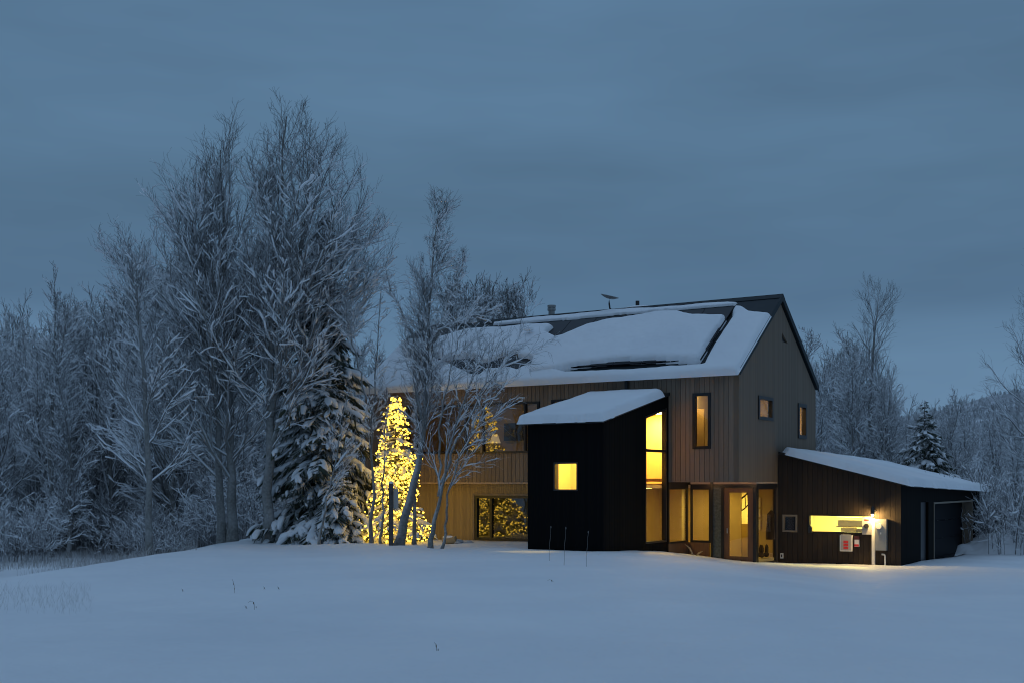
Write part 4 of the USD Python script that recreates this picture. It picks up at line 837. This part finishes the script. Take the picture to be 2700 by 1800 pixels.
for k, (x, y, h, gk) in enumerate(spots):
    v = k % len(specs); lab, gname = GRP[gk]
    z = float(ground_h(np.array(x), np.array(y), False)) - 0.1
    if v >= len(protos):
        s = specs[v]
        meshes = variant(s[0], None, s[1], s[2], s[3], s[4], s[5])
        p = put_tree(s[0], lab, 'tree', (x, y, z), meshes, BARK, TWIG_FAR, gname)
        UsdGeom.Xformable(stage.GetPrimAtPath(p)).AddScaleOp().Set(Gf.Vec3f(h / 10, h / 10, h / 10))
        protos.append(p)
    else:
        sxy = h / 10 * rng.uniform(0.9, 1.3)
        copy(protos[v], lab, 'tree', (x, y, z), rng.uniform(0, 360), (sxy, sxy, h / 10), gname)
# taller single trees on the right
put_tree('bare_tree', 'tall dark bare tree rising right of the gable', 'tree', gpt(px(2290, 58), 58.0), bare_tree(83, [([(0, 0, 0), (0.1, 0, 5), (0.2, 0, 9), (0.45, 0, 11.8)], 0.19, 0.02)], dome_prof(3.0, 0.25), (30, 8, 6, 3), ang=(0.95, 0.35), zsnow=7.0))
put_tree('bare_tree', 'bare tree reaching in at the right edge of the photograph', 'tree', gpt(px(2745, 50), 50.0), bare_tree(87, [([(0, 0, 0), (0.0, 0, 4), (-0.1, 0, 8), (-0.1, 0, 11.6)], 0.2, 0.02)], dome_prof(3.2, 0.4), (34, 9, 6, 3), ang=(1.0, 0.4), zsnow=8.0))
put_spruce('spruce_tree', 'snowy spruce standing behind the garage roof', gpt(px(2438, 52), 52.0), spruce(109, 6.5, lambda t: 2.2 * (1 - t) ** 0.9 + 0.1, 190, droop=0.45, sprig=0.3, snow=0.9))
# brush at the feet of the woods
def brush(seed, H, W, nst):
    rg = np.random.default_rng(seed)
    a = rg.uniform(0, 2 * np.pi, nst); r = W * np.sqrt(rg.uniform(0, 1, nst)); h = H * rg.uniform(0.5, 1.0, nst)
    b = np.stack([r * np.cos(a), r * np.sin(a), np.zeros(nst)], 1)
    lean = np.stack([np.cos(a), np.sin(a), np.zeros(nst)], 1) * (0.35 * h * rg.uniform(0, 1, nst))[:, None] + rg.normal(size=(nst, 3)) * 0.12
    s = np.linspace(0, 1, 5)[None, :, None]
    P = b[:, None] + lean[:, None] * s ** 1.6 + np.array([0, 0, 1.0]) * h[:, None, None] * s
    R = 0.016 * np.linspace(1, 0.4, 5)[None] * rg.uniform(0.6, 1.2, (nst, 1))
    P2, R2 = spawn(rg, P, R, 7, 0.15, 0.97, lambda t: 0.8 + 0 * t, lambda t, L: L * (0.45 - 0.2 * t), 4, 0.06, 0.12, 0.7, 0.0085)
    P3, R3 = spawn(rg, P2, R2, 5, 0.1, 0.97, lambda t: 0.7 + 0 * t, lambda t, L: L * 0.5 + 0.06, 3, 0.04, 0.12, 0.7, 0.0085)
    m = MB(); m.add(*tubes(P, R, 4)); m.add(*tubes(P2, R2, 3)); m.add(*tubes(P3, R3, 3))
    sn = MB()
    for Pk, Rk, lo in ((P2, R2, 0.48), (P3, R3, 0.55)):
        Q, S = snow_on(rg, Pk, Rk, 1.3, 0.02, lo); sn.add(*tubes(Q, S, 4))
    return m.get(), sn.get()
bproto = []
for k in range(120):
    gk = 'L' if k < 72 else 'G'
    if gk == 'L': x_, d = rng.uniform(-80, 640), rng.uniform(44, 66)
    else: x_, d = rng.uniform(2560, 2780), rng.uniform(44, 66)
    if gk == 'L' and k > 60: x_, d = rng.uniform(600, 1000), rng.uniform(43.5, 50)
    x, y = px(x_, d), d
    z = float(ground_h(np.array(x), np.array(y), False)) - 0.05
    lab = 'snow-covered brush at the foot of the left thicket' if gk == 'L' else 'snow-covered brush right of the garage'
    grp = 'brush under the left thicket' if gk == 'L' else 'brush right of the garage'
    if len(bproto) < 3:
        a, b = brush(301 + len(bproto), 2.2, 1.3, 18)
        p = X('bush', lab, 'bush', (x, y, z), 0, grp); M(p, 'stems', a, TWIG_FAR, smooth=True); M(p, 'branch_snow', b, SNOW, smooth=True); bproto.append(p)
    else: copy(bproto[k % 3], lab, 'bush', (x, y, z), rng.uniform(0, 360), rng.uniform(0.75, 1.35), grp)
# far wood and the wooded hill: one mass each
def scatter(path, label, cat, protos_, P, S, A):
    pi = UsdGeom.PointInstancer.Define(stage, path)
    pi.CreatePrototypesRel().SetTargets([Sdf.Path(p) for p in protos_])
    n = len(P)
    pi.CreateProtoIndicesAttr(Vt.IntArray.FromNumpy((np.arange(n) % len(protos_)).astype(np.int32)))
    pi.CreatePositionsAttr(Vt.Vec3fArray.FromNumpy(P.astype(np.float32)))
    pi.CreateScalesAttr(Vt.Vec3fArray.FromNumpy(S.astype(np.float32)))
    pi.CreateOrientationsAttr(Vt.QuathArray([Gf.Quath(float(math.cos(a / 2)), 0.0, 0.0, float(math.sin(a / 2))) for a in A]))
    tag(pi.GetPrim(), label, cat, None, 'stuff')
    return pi
def proto_mesh(path, seed, H, L, n, tw, m_=None):
    a, b, c, l = variant('x', None, seed, H, L, n, tw)
    m = MB(); m.add(*a); m.add(*b); m.add(*l)
    usdkit.mesh(stage, path, m.get(), m_ or TWIG_FAR, smooth=True)
UsdGeom.Xform.Define(stage, '/World/far_wood')
stage.RemovePrim('/World/far_wood')
far = UsdGeom.PointInstancer.Define(stage, '/World/far_wood')
pp = []
for k in range(3):
    p = f'/World/far_wood/tree_shape_{k + 1:03d}'; proto_mesh(p, 401 + k, 10.0, 2.8, (26, 7, 5, 0), 0.016); pp.append(p)
n = 420
d = rng.uniform(80, 135, n); x = rng.uniform(-0.50, 0.50, n) * d
S = (0.8 + 0.35 * rng.uniform(0, 1, n)); S = np.where(x > 0.30 * d, S * 0.40, S)
scatter('/World/far_wood', 'grey mass of bare woods far behind the house', 'wood', pp, np.stack([x, d, ground_h(x, d, False) - 0.2], 1), np.stack([S * 1.2, S * 1.2, S], 1), rng.uniform(0, 6.28, n))
hw_ = UsdGeom.PointInstancer.Define(stage, '/World/hill_wood')
pp = []
for k in range(2):
    p = f'/World/hill_wood/tree_shape_{k + 1:03d}'; proto_mesh(p, 501 + k, 6.0, 2.6, (12, 4, 3, 0), 0.07, TWIG_HILL); pp.append(p)
n = 14000
x = rng.uniform(60, 420, n); y = rng.uniform(300, 760, n)
dens = meshkit.fbm(np.stack([x * 0.03, y * 0.03, x * 0], -1), 3, 31)
keep = (dens > 0.36) & ~((np.abs(x / y - 0.338) < 0.018) & (np.abs(y - 430) < 28)); x, y = x[keep], y[keep]
S = rng.uniform(0.22, 0.5, len(x))
scatter('/World/hill_wood', 'bare trees covering the far hillside', 'wood', pp, np.stack([x, y, hill_h(x, y) - 0.3], 1), np.stack([S * 1.3, S * 1.3, S], 1), rng.uniform(0, 6.28, len(x)))

# ------------------------------------------------------------------ small things
def lumps(seed, n, spread, size):
    rg = np.random.default_rng(seed); c = rg.normal(size=(n, 3)) * np.array(spread); c[:, 2] = np.abs(c[:, 2]) * 0.6
    S = size * rg.uniform(0.5, 1.2, (n, 1)) * np.array([1.2, 1.0, 0.75]) * rg.uniform(0.8, 1.2, (n, 3))
    v, f = blobs(c, S, trimesh.creation.icosphere(2))
    return v + 0.10 * size * (np.stack([meshkit.noise(v * 7, k) for k in range(3)], 1) - 0.5), f
m_ = X('snow_pile', 'ploughed pile of lumpy snow right of the garage', 'snow pile', gpt(px(2690, 45), 45.0)); 
def heap(L_, W_, H_, seed, res=0.07):
    a, b = np.meshgrid(np.arange(-L_, L_ + res, res), np.arange(-W_, W_ + res, res), indexing='ij')
    r = np.sqrt((a / L_) ** 2 + (b / W_) ** 2); P = np.stack([a * 1.5, b * 1.5, a * 0], -1)
    h = H_ * np.clip(1 - r ** 2, -0.2, 1) * (0.45 + 0.9 * meshkit.fbm(P, 4, seed)) + 0.16 * (meshkit.fbm(P * 2.3, 3, seed + 4) - 0.5)
    n, m = a.shape; i, j = np.meshgrid(np.arange(n - 1), np.arange(m - 1), indexing='ij'); q = (i * m + j).ravel()
    return np.stack([a.ravel(), b.ravel(), h.ravel()], 1), np.stack([q, q + m, q + m + 1, q + 1], 1)
M(m_, 'heap', heap(3.2, 1.4, 0.85, 5), SNOW, smooth=True)
lg = X('log', 'pale sawn log lying in the snow by the lower wall', 'log', gpt(px(1186, 38.0), 38.0), -20)
M(lg, 'log_body', tube([(-0.22, 0, 0.12), (0.22, 0, 0.2)], 0.12, 12), plain('cut_wood', (0.42, 0.30, 0.16), 0.8), smooth=40)
M(lg, 'snow_cap', blobs([(-0.05, 0, 0.27)], [(0.2, 0.11, 0.05)], trimesh.creation.icosphere(2)), SNOW, smooth=True)
rk = X('rock', 'dark snow-dusted rock right of the sawn log', 'rock', gpt(px(1225, 38.0), 38.0)); M(rk, 'stone', lumps(9, 5, (0.25, 0.1, 0.03), 0.16), BARK_DARK, smooth=True)
def ray_ground(pxx, pyy):
    d = 9.0
    for _ in range(60): d = (EYE - float(ground_h(np.array(px(pxx, d)), np.array(d)))) / ((pyy - 1273) / 3091)
    return px(pxx, d), d
STALK = plain('dry_stalk', (0.17, 0.14, 0.11), 0.8)
STAKE = plain('stake', (0.16, 0.15, 0.14), 0.6)
for k, (a, b0, b1, w) in enumerate(((1448, 1474, 1385, 'left'), (1487, 1494, 1396, 'middle'), (1546, 1499, 1408, 'right'))):
    d = {0: 27.0, 1: 25.0, 2: 24.6}[k]; x = px(a, d); z = float(ground_h(np.array(x), np.array(d)))
    h = (b0 - b1) / 3091 * d + 0.1
    st = X('snow_stake', f'{w} one of the three thin marker stakes before the black tower', 'stake', (x, d, z - 0.1))
    M(st, 'rod', tube([(0, 0, 0), (0.01, 0, h * 0.5), (0.04, 0, h)], [0.004, 0.0036, 0.0025], 6), STAKE, smooth=True); M(st, 'tip', blobs([(0.04, 0, h)], [(0.009, 0.009, 0.03)]), STAKE, smooth=True)
places = [(483, 1558, 0.10, 'tiny dark weed stub farthest left on the open snow'), (617, 1562, 0.28, 'tall thin grass stem on the left snow slope'), (650, 1603, 0.10, 'small stub beside the hooked weed'), (673, 1606, 0.20, 'hooked dark weed poking through the snow'),
          (698, 1552, 0.10, 'short thin weed right of the tall grass stem'), (735, 1552, 0.10, 'short faint weed at the end of the left weed row'), (1458, 1532, 0.10, 'small double weed below the marker stakes'), (1152, 1714, 0.14, 'dark twig in the snow at the bottom middle'), (2150, 1746, 0.05, 'dark speck of twig at the lower right')]
for k, (a, b, h, lab) in enumerate(places):
    x, d = ray_ground(a, b); h *= 0.75; rg = np.random.default_rng(600 + k)
    t = X('dry_stalk', lab, 'weed', gpt(x, d))
    hook = 0.06 if k in (3, 6) else 0.015
    M(t, 'stem', tube([(0, 0, 0), (rg.normal() * 0.01, 0, h * 0.6), (-hook * 0.3, 0, h), (-hook, 0, h * 1.1), (-hook * 1.6, 0, h * (0.95 if hook > 0.03 else 1.25))], [0.003, 0.0026, 0.0026, 0.0024, 0.0015], 5), STALK, smooth=True)
    M(t, 'seed_head', blobs([(-hook * 0.4, 0, h * 0.9), (0.012, 0, h * 0.55)], [(0.006, 0.005, 0.016), (0.004, 0.004, 0.014)]), STALK, smooth=True)
# dry plant by the entry
dp = X('dry_plant', 'pale dry leaves sticking out of the snow before the entry base', 'plant', hw(-1.75, 0.75, 0.42), HROT)
LEAF = plain('dry_leaf', (0.45, 0.33, 0.18), 0.7)
for k, (dx, dz) in enumerate(((-0.32, 0.42), (0.30, 0.22), (-0.12, 0.15), (0.2, 0.05), (-0.25, 0.10))):
    M(dp, 'leaf', tube([(0, 0, 0), (dx * 0.5, -0.02, dz * 0.7), (dx, -0.04, dz)], [0.012, 0.03, 0.004], 5), LEAF, smooth=True)
# grass in the field, left
def grass(n, xr, dr, hmin, hmax, seed, r=0.006):
    rg = np.random.default_rng(seed)
    xs, ds = rg.uniform(*xr, n), rg.uniform(*dr, n); X_ = (xs - 1350) / 3091 * ds
    c = meshkit.fbm(np.stack([X_ * 0.5, ds * 0.25, X_ * 0], -1), 3, seed); k = c > 0.47; X_, ds = X_[k], ds[k]; n = len(X_)
    z = ground_h(X_, ds); h = rg.uniform(hmin, hmax, n); le = rg.normal(size=(n, 3)) * 0.25 * h[:, None]
    s = np.linspace(0, 1, 4)[None, :, None]
    P = np.stack([X_, ds, z - 0.03], 1)[:, None] + le[:, None] * s ** 2 * np.array([1, 1, 0]) + np.array([0, 0, 1.0]) * (h[:, None, None] * s)
    return tubes(P, r * np.linspace(1, 0.4, 4)[None] * np.ones((n, 1)), 3)
GRASS = bark('grass', (0.26, 0.23, 0.20), (0.42, 0.39, 0.36), 0.9, -0.3, 0.5)
M('/World', 'field_grass', grass(8000, (-120, 520), (34, 62), 0.15, 0.50, 3, 0.007), GRASS, smooth=True, label='snowy dry grass in the low field at the far left', cat='grass', kind='stuff')
M('/World', 'slope_grass', grass(520, (-60, 240), (15.2, 19.5), 0.04, 0.20, 6, 0.0014), GRASS, smooth=True, label='sparse grass tips poking out of the near left slope', cat='grass', kind='stuff')
